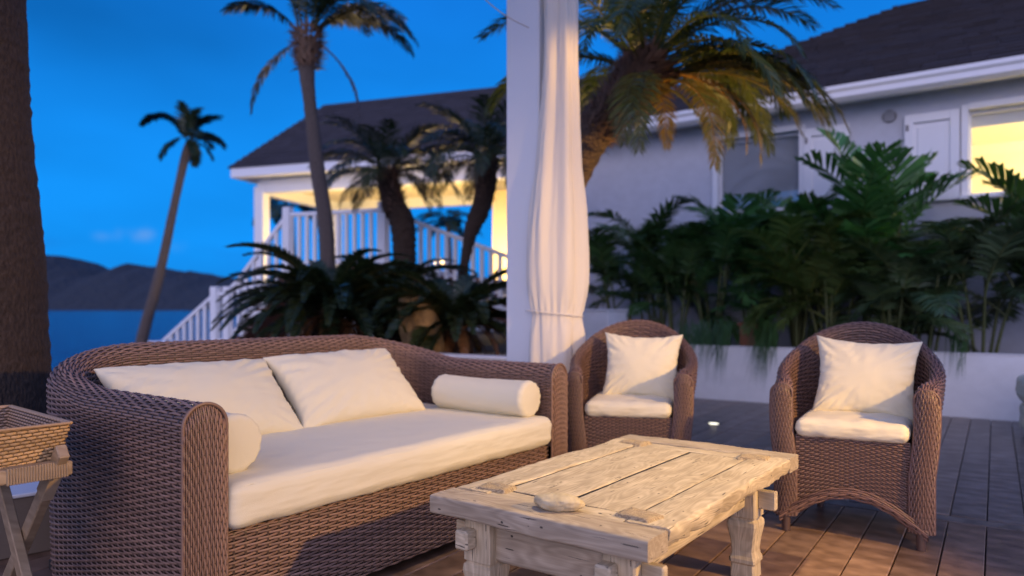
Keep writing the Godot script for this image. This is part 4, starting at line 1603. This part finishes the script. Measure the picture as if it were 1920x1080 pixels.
func pergola() -> void:
	var c := thing("column", "square white column behind the sofa's right arm", "column", D(0.135, 0, 4.62), TD)
	boxpart("shaft", Vector3(0, 1.76, 0), Vector3(0.25, 3.52, 0.25), 0.008, M.white, c)
	boxpart("plinth", Vector3(0, 0.06, 0), Vector3(0.28, 0.12, 0.28), 0.006, M.white, c)
	# gathered curtain
	var cu := thing("curtain", "gathered cream curtain tied back against the white column", "curtain", D(0.275, 0, 4.44), 0.0)
	var mb := MB.new()
	var rows := 90
	var cols := 181
	var P := PackedVector3Array()
	for r in rows:
		var y := lerpf(3.50, 0.03, float(r) / (rows - 1))
		var tie := exp(-pow((y - 0.975) / 0.10, 2.0))
		var above := smoothstep(0.95, 2.9, y)
		var w := lerpf(0.196, 0.118, smoothstep(1.2, 2.9, y))
		if y > 0.975:
			w += 0.022 * sin(clampf((y - 0.975) / 0.9, 0, 1) * PI)
		else:
			w = lerpf(0.188, 0.186, (0.975 - y) / 0.95)
		w *= 1.0 - 0.09 * tie
		for q in cols:
			var a := TAU * q / (cols - 1)
			var fold := 0.0
			fold += 0.45 * sin(a * 5.0 + 0.7 * y + 0.4 * sin(y * 1.3)) + 0.34 * sin(a * 7.0 - 1.1 * y + 1.0) + 0.10 * sin(a * 15.0 + 0.5 * y)
			var am := lerpf(0.20, 0.22, above) * (1.0 - 0.35 * tie)
			var rr := w * (0.86 + am * fold) + 0.006 * nz.get_noise_3d(cos(a) * 50, y * 40, sin(a) * 50) + 0.007 * tie * sin(a * 23.0) * (0.4 if y < 0.975 else 1.0)
			P.append(Vector3(cos(a) * rr * 0.98 + 0.03 * smoothstep(1.2, 2.9, y), y, sin(a) * rr * 0.62))
	mb.grid(P, rows, cols, Vector3.ZERO)
	var m := mb
	for i in m.v.size():
		var d := Vector3(m.v[i].x, 0, m.v[i].z)
		if m.n[i].dot(d) < 0: m.n[i] = -m.n[i]
	var ix := m.ix.duplicate(); m.ix.clear()
	for i in range(0, ix.size(), 3):
		m.tri(ix[i], ix[i + 1], ix[i + 2])
	part("cloth", m.mesh(), M.curtain, cu)
	mb = MB.new()
	var tp := PackedVector3Array(); var tr := PackedFloat32Array()
	for i in 37:
		var a := TAU * i / 36.0
		tp.append(Vector3(cos(a) * 0.182 - 0.012, 0.975 - 0.02 * cos(a), sin(a) * 0.121)); tr.append(0.0035)
	mb.tube(tp, tr, 6, false)
	part("tie_cord", mb.mesh(), M.curtain, cu)
	# roof over the terrace
	var hr := 3.62
	var r := thing("pergola", "open white pergola of beams and rafters above the seating", "pergola", Vector3.ZERO, TD)
	boxpart("edge_beam", Vector3(-0.9, hr, -3.96), Vector3(5.2, 0.2, 0.16), 0.01, M.white, r)
	boxpart("edge_beam", Vector3(1.62, hr, -1.4), Vector3(0.16, 0.2, 4.9), 0.01, M.white, r)
	boxpart("edge_beam", Vector3(-3.4, hr, -1.4), Vector3(0.16, 0.2, 4.9), 0.01, M.white, r)
	var bm := MB.new()
	bm.box(Vector3.ZERO, Vector3(4.9, 0.12, 0.05), 0.005)
	var board := bm.mesh()
	for i in 11:
		fast_part("rafter", board, M.white, r, Transform3D(Basis(), Vector3(-0.9, hr, -3.55 + 0.45 * i)))
	# lamps
	lamp("spotlight", "black spotlight under the terrace roof right of the camera", D(2.70, 1.70, 1.35), D(-0.15, 0.45, 3.0), 10.5, Color(1.0, 0.79, 0.42), 37.0, 0.05)
	lamp("spotlight", "black spotlight under the terrace roof above the coffee table", D(0.85, 3.05, 2.85), D(0.60, 0.0, 2.45), 5.8, Color(1.0, 0.87, 0.62), 22.0, 0.04)
	lamp("spotlight", "black spotlight on the pergola beam washing the curtain", D(1.15, 3.15, 3.70), D(0.30, 1.75, 4.42), 1.7, Color(1.0, 0.77, 0.38), 34.0, 0.04)
	# uplight in the garden bed under the leaning palm
	var gl := thing("garden_spotlight", "small black ground spotlight in the bed under the leaning palm", "spotlight", D(0.40, 0.56, 5.98))
	var gd := (D(1.15, 2.9, 6.25) - gl.position).normalized()
	mb = MB.new()
	mb.tube(PackedVector3Array([-gd * 0.08, gd * 0.03]), PackedFloat32Array([0.035, 0.045]), 14, false)
	part("shade", mb.mesh(), M.black, gl)
	mb = MB.new()
	mb.tube(PackedVector3Array([-gd * 0.02, -gd * 0.005]), PackedFloat32Array([0.036, 0.036]), 14)
	part("bulb", mb.mesh(), M.bulb, gl)
	var gs := SpotLight3D.new()
	gs.name = "garden_light"
	gs.light_color = Color(1.0, 0.80, 0.46); gs.light_energy = 8.0; gs.light_size = 0.04
	gs.spot_angle = 40.0; gs.spot_angle_attenuation = 0.7; gs.spot_range = 20.0; gs.spot_attenuation = 2.0; gs.shadow_enabled = true
	gl.add_child(gs)
	gs.look_at_from_position(gl.position + gd * 0.035, gl.position + gd, Vector3.RIGHT)
	# thin line from the column up to the left
	mb = MB.new()
	var lp := PackedVector3Array(); var lr := PackedFloat32Array()
	for i in 9:
		var u := i / 8.0
		var p := W(lerpf(880, 992, u), lerpf(-30, 52, u) + 10.0 * sin(u * PI), 4.42)
		lp.append(p); lr.append(0.0035)
	mb.tube(lp, lr, 6)
	var cd := part("thin_cord", mb.mesh(), M.cord, self)
	tag(cd, "thin pale cord running from the column up to the left", "cord")


func furniture() -> void:
	make_sofa()
	var sb := Basis(UP, deg_to_rad(53))
	var so := D(-0.3235, 0, 2.783)
	var put := func(x: float, y: float, z: float) -> Vector3: return so + sb * Vector3(x, y, z)
	var seat := soft("seat_cushion", "long thick cream mattress cushion on the wicker sofa", "cushion", rounded(Vector3(1.725, 0.145, 1.03), 0.045, 60, 0.004, 5.0, 0.010, 0.0012), put.call(0, 0.408, -0.50), sb)
	var pm := pillow_mesh(0.73, 0.43, 0.19, 10.0)
	var pm2 := pillow_mesh(0.74, 0.43, 0.20, 55.0)
	soft("back_pillow", "long cream back pillow nearer the sofa's left arm", "pillow", pm, put.call(-0.480, 0.622, -0.775), sb * Basis(Vector3.RIGHT, -0.80) * Basis(Vector3(0, 0, 1), -0.01), "cream pillows along the sofa back")
	soft("back_pillow", "long cream back pillow in the middle of the sofa", "pillow", pm2, put.call(0.245, 0.630, -0.770), sb * Basis(UP, -0.03) * Basis(Vector3.RIGHT, -0.78) * Basis(Vector3(0, 0, 1), 0.02), "cream pillows along the sofa back")
	soft("bolster", "round cream bolster against the sofa's right arm", "bolster", bolster_mesh(0.64, 0.088, 3.0), put.call(0.755, 0.568, -0.34), sb, "cream bolsters on the sofa")
	soft("bolster", "round cream bolster half hidden by the sofa's left arm", "bolster", bolster_mesh(0.66, 0.095, 8.0), put.call(-0.755, 0.572, -0.42), sb, "cream bolsters on the sofa")
	# armchairs
	var c1 := make_chair("brown wicker armchair on the right, in front of the planter wall", D(1.47, 0, 3.08), deg_to_rad(-31))
	var c2: Node3D = c1.duplicate()
	c2.name = numbered("wicker_armchair")
	add_child(c2)
	c2.position = D(0.605, 0, 3.72)
	c2.rotation.y = deg_to_rad(-15)
	c2.set_meta("label", "brown wicker armchair beside the white curtain, next to the sofa")
	var cm := rounded(Vector3(0.455, 0.080, 0.50), 0.034, 30, 0.007, 21.0, 0.010, 0.0012)
	var pq := pillow_mesh(0.46, 0.40, 0.16, 90.0, 0.13)
	var pq2 := pillow_mesh(0.45, 0.40, 0.16, 140.0, 0.13)
	for k in 2:
		var c: Node3D = c1 if k == 0 else c2
		var b := c.basis
		var where := "right wicker armchair" if k == 0 else "wicker armchair beside the curtain"
		soft("seat_pad", "cream seat pad on the " + where, "cushion", cm, c.position + b * Vector3(0, 0.472, -0.235), b, "cream seat pads on the armchairs")
		soft("square_pillow", "square cream pillow leaning in the " + where, "pillow", pq if k == 0 else pq2, c.position + b * Vector3(0.03 if k == 0 else 0.045, 0.672, -0.36), b * Basis(UP, 0.08 - 0.1 * k) * Basis(Vector3.RIGHT, -0.34) * Basis(Vector3(0, 0, 1), -0.05 + 0.03 * k), "square cream pillows in the armchairs")
	make_table()
	var st := part("beach_stone", blob(Vector3(0.074, 0.025, 0.044), 0.14, 14.0, 12.0, 36), M.stone, self, Transform3D(Basis(UP, -0.35), D(0.135, 0.441, 2.055)))
	tag(st, "smooth pale oval stone on the near end of the table", "stone")
	tray()
	# edge of a lounge chair at the right
	var lc := thing("lounge_seat", "white cushioned lounge seat cut off by the right edge", "lounge seat", D(3.87, 0, 4.98), deg_to_rad(-20))
	part("seat_cushion", rounded(Vector3(0.80, 0.24, 0.85), 0.09, 24, 0.01, 60.0, 0.02, 0.003), M.fabric, lc, Transform3D(Basis(), Vector3(0.31, 0.375, -0.35)))
	part("base_cushion", rounded(Vector3(0.72, 0.22, 0.80), 0.04, 24, 0.006, 66.0, 0.0, 0.003), M.fabric, lc, Transform3D(Basis(), Vector3(0.30, 0.15, -0.35)))
	boxpart("plinth", Vector3(0.32, 0.02, -0.35), Vector3(0.62, 0.04, 0.7), 0.004, M.black, lc)


func tray() -> void:
	var b := Basis(UP, deg_to_rad(50))
	# local axes: +x is away along the sofa front, -z is along the sofa's side; the corner nearest the sofa is the origin
	var o := D(-1.275, 0, 2.05)
	var t := thing("folding_tray_stand", "folding pale wooden stand with crossed legs beside the sofa", "tray stand", o, deg_to_rad(50))
	# the tray reaches -0.42 in x and -0.56 in z
	for x in [-0.03, -0.40]:
		barpart("leg", Vector3(x, 0.0, -0.58), Vector3(x, 0.60, 0.03), 0.028, 0.045, 0.003, M.pale_wood, t)
		barpart("leg", Vector3(x - 0.03, 0.0, 0.0), Vector3(x - 0.03, 0.60, -0.58), 0.028, 0.045, 0.003, M.pale_wood, t)
	for z in [0.0, -0.555]:
		barpart("top_bar", Vector3(0.0, 0.545, z), Vector3(-0.45, 0.545, z), 0.035, 0.040, 0.004, M.pale_wood, t)
	var mb := MB.new()
	for i in 22:
		mb.box(Vector3(-0.015 - 0.0068 * i, 0.545, 0.0), Vector3(0.006, 0.047, 0.042), 0.002)
	part("rattan_wrap", mb.mesh(), M.pale_wood, t)
	mb = MB.new()
	var d := Vector3(0, 0.60, 0.61).normalized()
	for i in 16:
		mb.box(Vector3(-0.03, 0.525, -0.046) - d * (0.0068 * i), Vector3(0.033, 0.050, 0.006), 0.002, Basis(Vector3.RIGHT, d.cross(UP).normalized().cross(d).cross(UP).length() * 0.0) * Basis(Vector3.RIGHT, -atan2(0.60, 0.61)))
	part("rattan_wrap", mb.mesh(), M.pale_wood, t)
	# basket tray
	var y := thing("rattan_tray", "rectangular honey coloured rattan tray on the folding stand", "tray", o, deg_to_rad(50))
	var f := MB.new(); var bk := MB.new()
	var X := 0.42; var Z := 0.56
	var cen := Vector2(-X * 0.5, -Z * 0.5)
	var loop := []
	var step := 0.0065
	for s in 4:
		var p0: Vector2 = [Vector2(0, -Z), Vector2(0, 0), Vector2(-X, 0), Vector2(-X, -Z)][s]
		var p1: Vector2 = [Vector2(0, 0), Vector2(-X, 0), Vector2(-X, -Z), Vector2(0, -Z)][s]
		var n := int(p0.distance_to(p1) / step)
		for i in n:
			loop.append(p0.lerp(p1, float(i) / n))
	loop.append(loop[0])
	var cols := loop.size()
	for side in 2:
		var P := PackedVector3Array()
		var rows := 12
		for r in rows:
			for q in cols:
				var p: Vector2 = loop[q]
				var u := float(r) / (rows - 1)
				var k := lerpf(0.90, 1.0, u) - side * 0.028
				var w := (p - cen) * k + cen
				var dip := 0.018 * cos((p.x - cen.x) / X * PI) * absf((p.y - cen.y) / (Z * 0.5))
				P.append(Vector3(w.x, lerpf(0.567, 0.668 + 0.006 * absf(p.x - cen.x) / X, u) - dip * (1.0 - u) * 0.8, w.y))
		weave(f, bk, P, rows, cols, Vector3(0, 0, 1) * (1.0 if side == 0 else -1.0), 0.0020, Color(0.55, 0.34, 0.15) if side == 0 else Color(0.42, 0.27, 0.17), 0.25, 0.5, 0.003)
	two_parts("woven_side", f, bk, M.rattan, M.rattan_back, y)
	mb = MB.new()
	mb.col = Color(0.46, 0.28, 0.13)
	for s in 4:
		var c := [Vector3(0, 0, -Z), Vector3(0, 0, 0), Vector3(-X, 0, 0), Vector3(-X, 0, -Z)]
		var a: Vector3 = c[s] + Vector3(0, 0.672, 0); var e: Vector3 = c[(s + 1) % 4] + Vector3(0, 0.672, 0)
		mb.bar(a, e, 0.014, 0.008, 0.003)
	part("rim", mb.mesh(), M.rattan, y)
	boxpart("bottom", Vector3(-X * 0.5, 0.568, -Z * 0.5), Vector3(X * 0.88, 0.01, Z * 0.88), 0.0, M.rattan_back, y)
	mb = MB.new()
	mb.col = Color(0.52, 0.33, 0.16)
	for i in 6:
		mb.bar(Vector3(-0.185 - 0.005 * i, 0.598, -0.010), Vector3(-0.185 - 0.005 * i, 0.632, 0.0), 0.0045, 0.004)
	part("binding", mb.mesh(), M.rattan, y)


func planting() -> void:
	# big trunk at the left edge
	var t := thing("massive_palm", "massive brown fibrous palm trunk filling the left edge", "palm tree", D(-2.72, 0, 3.55))
	part("trunk", trunk_mesh([Vector3(0.0, -0.1, 0), Vector3(0.0, 0.6, 0), Vector3(-0.01, 1.4, 0), Vector3(-0.03, 2.4, 0), Vector3(-0.05, 4.4, 0)], [0.40, 0.335, 0.275, 0.235, 0.215], 0.012, 0.012, 40), M.bark, t)
	var gr := Color(0.055, 0.085, 0.022)
	var dk := Color(0.026, 0.046, 0.020)
	# the big leaning palm right of the curtain
	var zb := 6.3
	var top := W(1205, 150, zb) - W(1030, 500, zb)
	var base := D(W(1030, 500, zb).x, 0.5, zb)
	var p := date_palm("large leaning date palm with a shaggy trunk, right of the curtain", base, [Vector3(-0.05, -0.2, 0), Vector3(0.02, 0.8, 0), Vector3(0.12, 1.45, 0), W(1110, 250, zb) - base, W(1165, 190, zb) - base, W(1205, 140, zb) - base], [0.15, 0.13, 0.13, 0.15, 0.18, 0.17], 1.9, 1.0, 3.0)
	boots(p, [W(1105, 255, zb) - base, W(1215, 130, zb) - base], 0.15, 0.20, 1500, 0.16, Color(0.16, 0.085, 0.05))
	var ct := W(1212, 130, zb) - base
	crown(p, ct, [[10, 1.6, 78, 60, 74, 0.30, 0.021, 0.3, 0.25, gr], [11, 1.65, 55, 88, 74, 0.30, 0.021, 0.4, 0.2, gr], [11, 1.6, 32, 98, 74, 0.30, 0.021, 0.5, 0.15, Color(0.055, 0.085, 0.022)], [5, 1.4, 14, 90, 70, 0.28, 0.021, 0.5, 0.1, Color(0.09, 0.11, 0.025), 0.15, false, -20, 60]], 0.08)
	crown(p, ct + Vector3(0.03, -0.1, 0), [[7, 1.55, 24, 100, 74, 0.29, 0.021, 0.5, 0.12, Color(0.085, 0.11, 0.025), 0.15, false, 0, 55], [4, 1.75, 18, 92, 62, 0.26, 0.017, 0.5, 0.1, Color(0.12, 0.11, 0.03), 0.15, false, -10, 28], [3, 1.35, -8, 88, 56, 0.24, 0.018, 0.35, 0.1, Color(0.30, 0.17, 0.025), 0.12, false, -50, 30], [1, 0.85, -45, 48, 44, 0.17, 0.017, 0.3, 0.1, Color(0.40, 0.22, 0.02), 0.1, false, -80, 5], [1, 1.0, -35, 50, 48, 0.20, 0.017, 0.3, 0.1, Color(0.17, 0.16, 0.03), 0.1, false, -40, 5], [2, 1.1, -12, 80, 50, 0.24, 0.017, 0.4, 0.1, Color(0.11, 0.12, 0.05), 0.1, false, -120, 20]], 0.10)
	# small date palms in front of the pavilion
	for q in [["small date palm with a thick shaggy trunk before the pavilion", 727.0, 325.0, 9.6, 752.0, 425.0, 0.15], ["small date palm on a thin slanting stem left of the column", 912.0, 300.0, 9.0, 872.0, 480.0, 0.10]]:
		var z: float = q[3]
		var bs := D(W(q[4], 500, z).x, 0.5, z)
		var tp := W(q[1], q[2], z) - bs
		var thin: bool = q[6] < 0.12
		var s := thing("date_palm", q[0], "palm tree", bs)
		if thin:
			part("trunk", trunk_mesh([Vector3(-0.15, -0.1, 0), W(875, 470, z) - bs, W(903, 385, z) - bs, tp + Vector3(0, -0.30, 0), tp], [0.05, 0.055, 0.06, 0.12, 0.13], 0.02, 0.04), M.bark, s)
			boots(s, [W(905, 378, z) - bs, tp + Vector3(0, 0.05, 0)], 0.10, 0.13, 500, 0.12, Color(0.13, 0.07, 0.045))
		else:
			part("trunk", trunk_mesh([Vector3(0.05, -0.1, 0), W(757, 440, z) - bs, W(738, 385, z) - bs, tp + Vector3(0, -0.1, 0), tp], [0.10, 0.11, 0.15, 0.16, 0.13], 0.03, 0.06), M.bark, s)
			boots(s, [W(742, 400, z) - bs, tp + Vector3(0, 0.05, 0)], 0.15, 0.14, 620, 0.13, Color(0.13, 0.07, 0.045))
		crown(s, tp, [[9, 1.0, 72, 75, 46, 0.26, 0.018, 0.4, 0.2, dk], [11, 1.1, 45, 95, 46, 0.26, 0.018, 0.6, 0.15, dk], [11, 1.1, 20, 95, 46, 0.26, 0.018, 0.7, 0.1, Color(0.04, 0.055, 0.022)], [5, 0.9, 0, 80, 40, 0.24, 0.018, 0.8, 0.1, Color(0.07, 0.06, 0.03)]], 0.06)
	# tall palm over the pavilion's left end
	var z2 := 8.6
	var b2 := D(W(614, 500, z2).x, 0.5, z2)
	var t2 := W(577, 75, z2) - b2
	var tall := thing("tall_palm", "tall slim palm with a ragged round head before the pavilion", "palm tree", b2)
	part("trunk", trunk_mesh([Vector3(0.02, -0.1, 0), W(612, 440, z2) - b2, W(597, 330, z2) - b2, W(584, 220, z2) - b2, W(575, 130, z2) - b2, t2], [0.10, 0.095, 0.09, 0.085, 0.075, 0.11], 0.008, 0.05), M.grey_bark, tall)
	boots(tall, [W(577, 128, z2) - b2, t2 + Vector3(0, 0.12, 0)], 0.13, 0.19, 700, 0.13, Color(0.15, 0.09, 0.06))
	crown(tall, t2 + Vector3(0, 0.1, 0), [[8, 1.4, 80, 50, 60, 0.30, 0.022, 0.4, 0.2, dk], [6, 1.35, 58, 85, 60, 0.30, 0.022, 0.6, 0.15, dk, 0.15, false, 0, 70], [7, 1.3, 38, 100, 60, 0.28, 0.022, 0.7, 0.1, dk, 0.15, false, -5, 40], [2, 1.0, 50, 75, 50, 0.26, 0.022, 0.7, 0.1, dk, 0.15, false, 175, 20]], 0.10)
	crown(tall, t2, [[1, 1.05, -30, 58, 50, 0.17, 0.022, 0.9, 0.0, Color(0.06, 0.045, 0.03), 0.1, false, 178, 2], [1, 1.1, -38, 50, 50, 0.15, 0.022, 0.9, 0.0, Color(0.14, 0.07, 0.045), 0.1, false, -6, 2]], 0.14)
	# wind-bent palm near the shore
	var z1 := 20.0
	var b1 := D(W(255, 660, z1).x, -1.4, z1)
	var t1 := W(362, 268, z1) - b1
	var shore := thing("shore_palm", "windswept palm with a thin curved trunk by the sea", "palm tree", b1)
	part("trunk", trunk_mesh([Vector3(-0.2, -0.2, 0), W(268, 630, z1) - b1, W(300, 510, z1) - b1, W(330, 370, z1) - b1, W(350, 285, z1) - b1, t1], [0.17, 0.16, 0.14, 0.12, 0.105, 0.12], 0.01, 0.04), M.grey_bark, shore)
	crown(shore, W(352, 258, z1) - b1, [[11, 1.0, 70, 60, 34, 0.36, 0.06, 0.4, 0.2, dk, 0.1, false, 100, 80], [10, 0.95, 25, 80, 34, 0.34, 0.05, 0.5, 0.1, dk, 0.1, false, 10, 60], [5, 0.9, -20, 60, 34, 0.32, 0.05, 0.5, 0.1, dk], [4, 1.0, 100, 70, 34, 0.34, 0.05, 0.5, 0.1, dk, 0.1, false, 0, 180]], 0.1)
	crown(shore, W(345, 235, z1) - b1, [[3, 1.35, 48, 105, 44, 0.36, 0.05, 0.7, 0.1, dk, 0.1, false, 178, 6], [2, 1.0, 30, 30, 36, 0.3, 0.05, 0.4, 0.1, dk, 0.1, false, 5, 8]], 0.05)
	# silhouettes beyond the pavilion
	for q in [["dark palm crown beyond the pavilion's left bay", 545.0, 385.0, 28.0], ["dark palm crown beyond the pavilion's right bay", 840.0, 415.0, 30.0]]:
		var z: float = q[3]
		var hd := W(q[1], q[2], z)
		var s := thing("far_palm", q[0], "palm tree", D(hd.x, -2.0, z), 0.0, "palms beyond the pavilion")
		part("trunk", trunk_mesh([Vector3(0.3, -0.2, 0), Vector3(0.15, (hd.y + 2.0) * 0.5, 0), Vector3(0, hd.y + 2.0, 0)], [0.18, 0.13, 0.11], 0.01, 0.03, 8), M.grey_bark, s)
		crown(s, Vector3(0, hd.y + 2.0, 0), [[8, 1.7, 40, 90, 30, 0.45, 0.07, 0.6, 0.1, dk], [7, 1.6, 5, 70, 30, 0.45, 0.07, 0.6, 0.1, dk]], 0.1)
	# cycads
	cycad("widest cycad, spreading over the staircase behind the sofa", D(-1.92, 0.52, 7.5), 0.46, 0.18, 1.18, 100)
	cycad("dark cycad beside the column, behind the boulder", D(-0.56, 0.52, 7.1), 0.34, 0.15, 0.92, 60)
	cycad("cycad behind the boulder, between two others", D(-1.45, 0.52, 8.5), 0.56, 0.17, 1.0, 60)
	var bo := part("boulder", blob(Vector3(0.19, 0.40, 0.16), 0.28, 11.0, 41.0, 26), M.boulder, self, Transform3D(Basis(Vector3(0, 0, 1), 0.28) * Basis(UP, 0.4), D(-0.88, 0.80, 6.80)))
	tag(bo, "tall leaning ochre boulder, tinted warmer to paint lamp light, standing among the cycads", "boulder")
	# planting in front of the villa, in the right planter; s runs along the wall
	var plants := [
		["palm_clump", "slim feathery palm clump beside the white pillar", "palm", -1.15, 0.55, 1.75, 24, 1.0, false, Color(0.074, 0.147, 0.047)],
		["palm_clump", "dense low palm right behind the curtain side armchair", "palm", -0.35, 0.40, 1.30, 34, 0.95, false, Color(0.070, 0.150, 0.045)],
		["palm_clump", "yellow green areca palm between the broad leaved palms", "palm", 1.40, 0.35, 1.45, 34, 0.9, false, Color(0.110, 0.170, 0.045)],
		["palm_clump", "low green palm directly behind the right armchair's back", "palm", 2.00, 0.32, 0.95, 30, 0.8, false, Color(0.091, 0.147, 0.057)],
		["broad_palm", "tall broad leaved palm before the blinds of the far window", "palm", 0.95, 1.05, 1.85, 26, 1.0, true, Color(0.070, 0.165, 0.050)],
		["palm_clump", "feathery dark palm clump nearest the curtain", "palm", -0.75, 0.75, 1.75, 26, 1.05, false, Color(0.073, 0.151, 0.049)],
		["palm_clump", "deep green palm clump behind the left armchair", "palm", 0.05, 0.6, 1.75, 30, 1.05, false, Color(0.063, 0.162, 0.049)],
		["broad_palm", "broad leaved green palm between the two armchairs", "palm", 0.45, 0.95, 1.75, 22, 1.0, true, Color(0.059, 0.172, 0.053)],
		["palm_clump", "light green feathery palm left of the right armchair", "palm", 1.05, 0.5, 1.65, 32, 0.95, false, Color(0.123, 0.209, 0.053)],
		["broad_palm", "tallest broad leaved palm under the round wall vent", "palm", 1.75, 0.75, 2.05, 34, 1.05, true, Color(0.063, 0.186, 0.049)],
		["palm_clump", "low dark feathery palm behind the right armchair", "palm", 2.25, 0.45, 1.20, 30, 0.95, false, Color(0.086, 0.147, 0.066)],
		["palm_clump", "shadowy drooping palm below the closed shutter", "palm", 2.75, 0.6, 1.25, 30, 0.95, false, Color(0.089, 0.147, 0.075)],
		["broad_palm", "dense broad leaved palm before the lit window", "palm", 3.38, 0.6, 1.70, 34, 0.95, true, Color(0.073, 0.151, 0.045)],
		["palm_clump", "dark palm at the far right beyond the lit window", "palm", 3.85, 0.5, 1.5, 26, 0.95, false, Color(0.089, 0.147, 0.075)],
	]
	for q in plants:
		var s: float = q[3]; var d: float = q[4]
		fan_plant(q[0], q[1], q[2], D(2.03 + 0.826 * s + 0.563 * d, 0.52, 8.06 - 0.563 * s + 0.826 * d), q[5], int(q[6] * 0.8), q[7], q[8], q[9])
	# grass that hangs over the planter edge
	for q in [["tuft of trailing grass over the planter edge by the left armchair", 0.12], ["thin trailing grass over the planter edge between the armchairs", 0.80], ["single strand of grass over the planter edge at right", 2.55]]:
		var s: float = q[1]
		var g := thing("trailing_grass", q[0], "grass tuft", D(2.03 + 0.826 * s + 0.07, 0.55, 8.06 - 0.563 * s + 0.06), TD, "grass over the planter edge")
		var mb := MB.new()
		for i in 170 if s < 1.0 else 16:
			var x := rng.randf_range(-0.28, 0.28) if s < 0.5 else rng.randf_range(-0.08, 0.08)
			mb.col = Color(0.05, 0.12, 0.035) * rng.randf_range(0.6, 1.3)
			var pt := Vector3(x, 0.03, rng.randf_range(-0.1, 0.03))
			var h := rng.randf_range(0.10, 0.32)
			var out := rng.randf_range(0.04, 0.24)
			var fall := rng.randf_range(-0.12, 0.45) if s < 1.0 else 0.25
			var a := pt + Vector3(rng.randf_range(-0.06, 0.06), h, out * 0.4)
			var e := a + Vector3(rng.randf_range(-0.08, 0.08), -h * 0.5 - fall * 1.2, out + 0.05)
			var wv := Vector3(0.004, 0, 0)
			var v0 := mb.vert(pt - wv, Vector3(0, 0.3, 1)); var v1 := mb.vert(pt + wv, Vector3(0, 0.3, 1)); var v2 := mb.vert(a - wv, Vector3(0, 0.6, 1)); var v3 := mb.vert(a + wv, Vector3(0, 0.6, 1)); var v4 := mb.vert(e, Vector3(0, 0.3, 1))
			mb.tri(v0, v1, v3); mb.tri(v0, v3, v2); mb.tri(v2, v3, v4)
		var bl := part("blades", mb.mesh(), M.leaf, g)
		bl.set_meta("kind", "stuff")
	# terracotta pot among the stems
	var pot := thing("terracotta_pot", "square terracotta pot among the stems on the planter", "plant pot", D(2.72, 0.52, 8.0), TD)
	var pb := MB.new()
	pb.box(Vector3(0, 0.15, 0), Vector3(0.24, 0.30, 0.24), 0.012)
	part("body", pb.mesh(), M.terracotta, pot)
	boxpart("rim", Vector3(0, 0.315, 0), Vector3(0.28, 0.04, 0.28), 0.01, M.terracotta, pot)
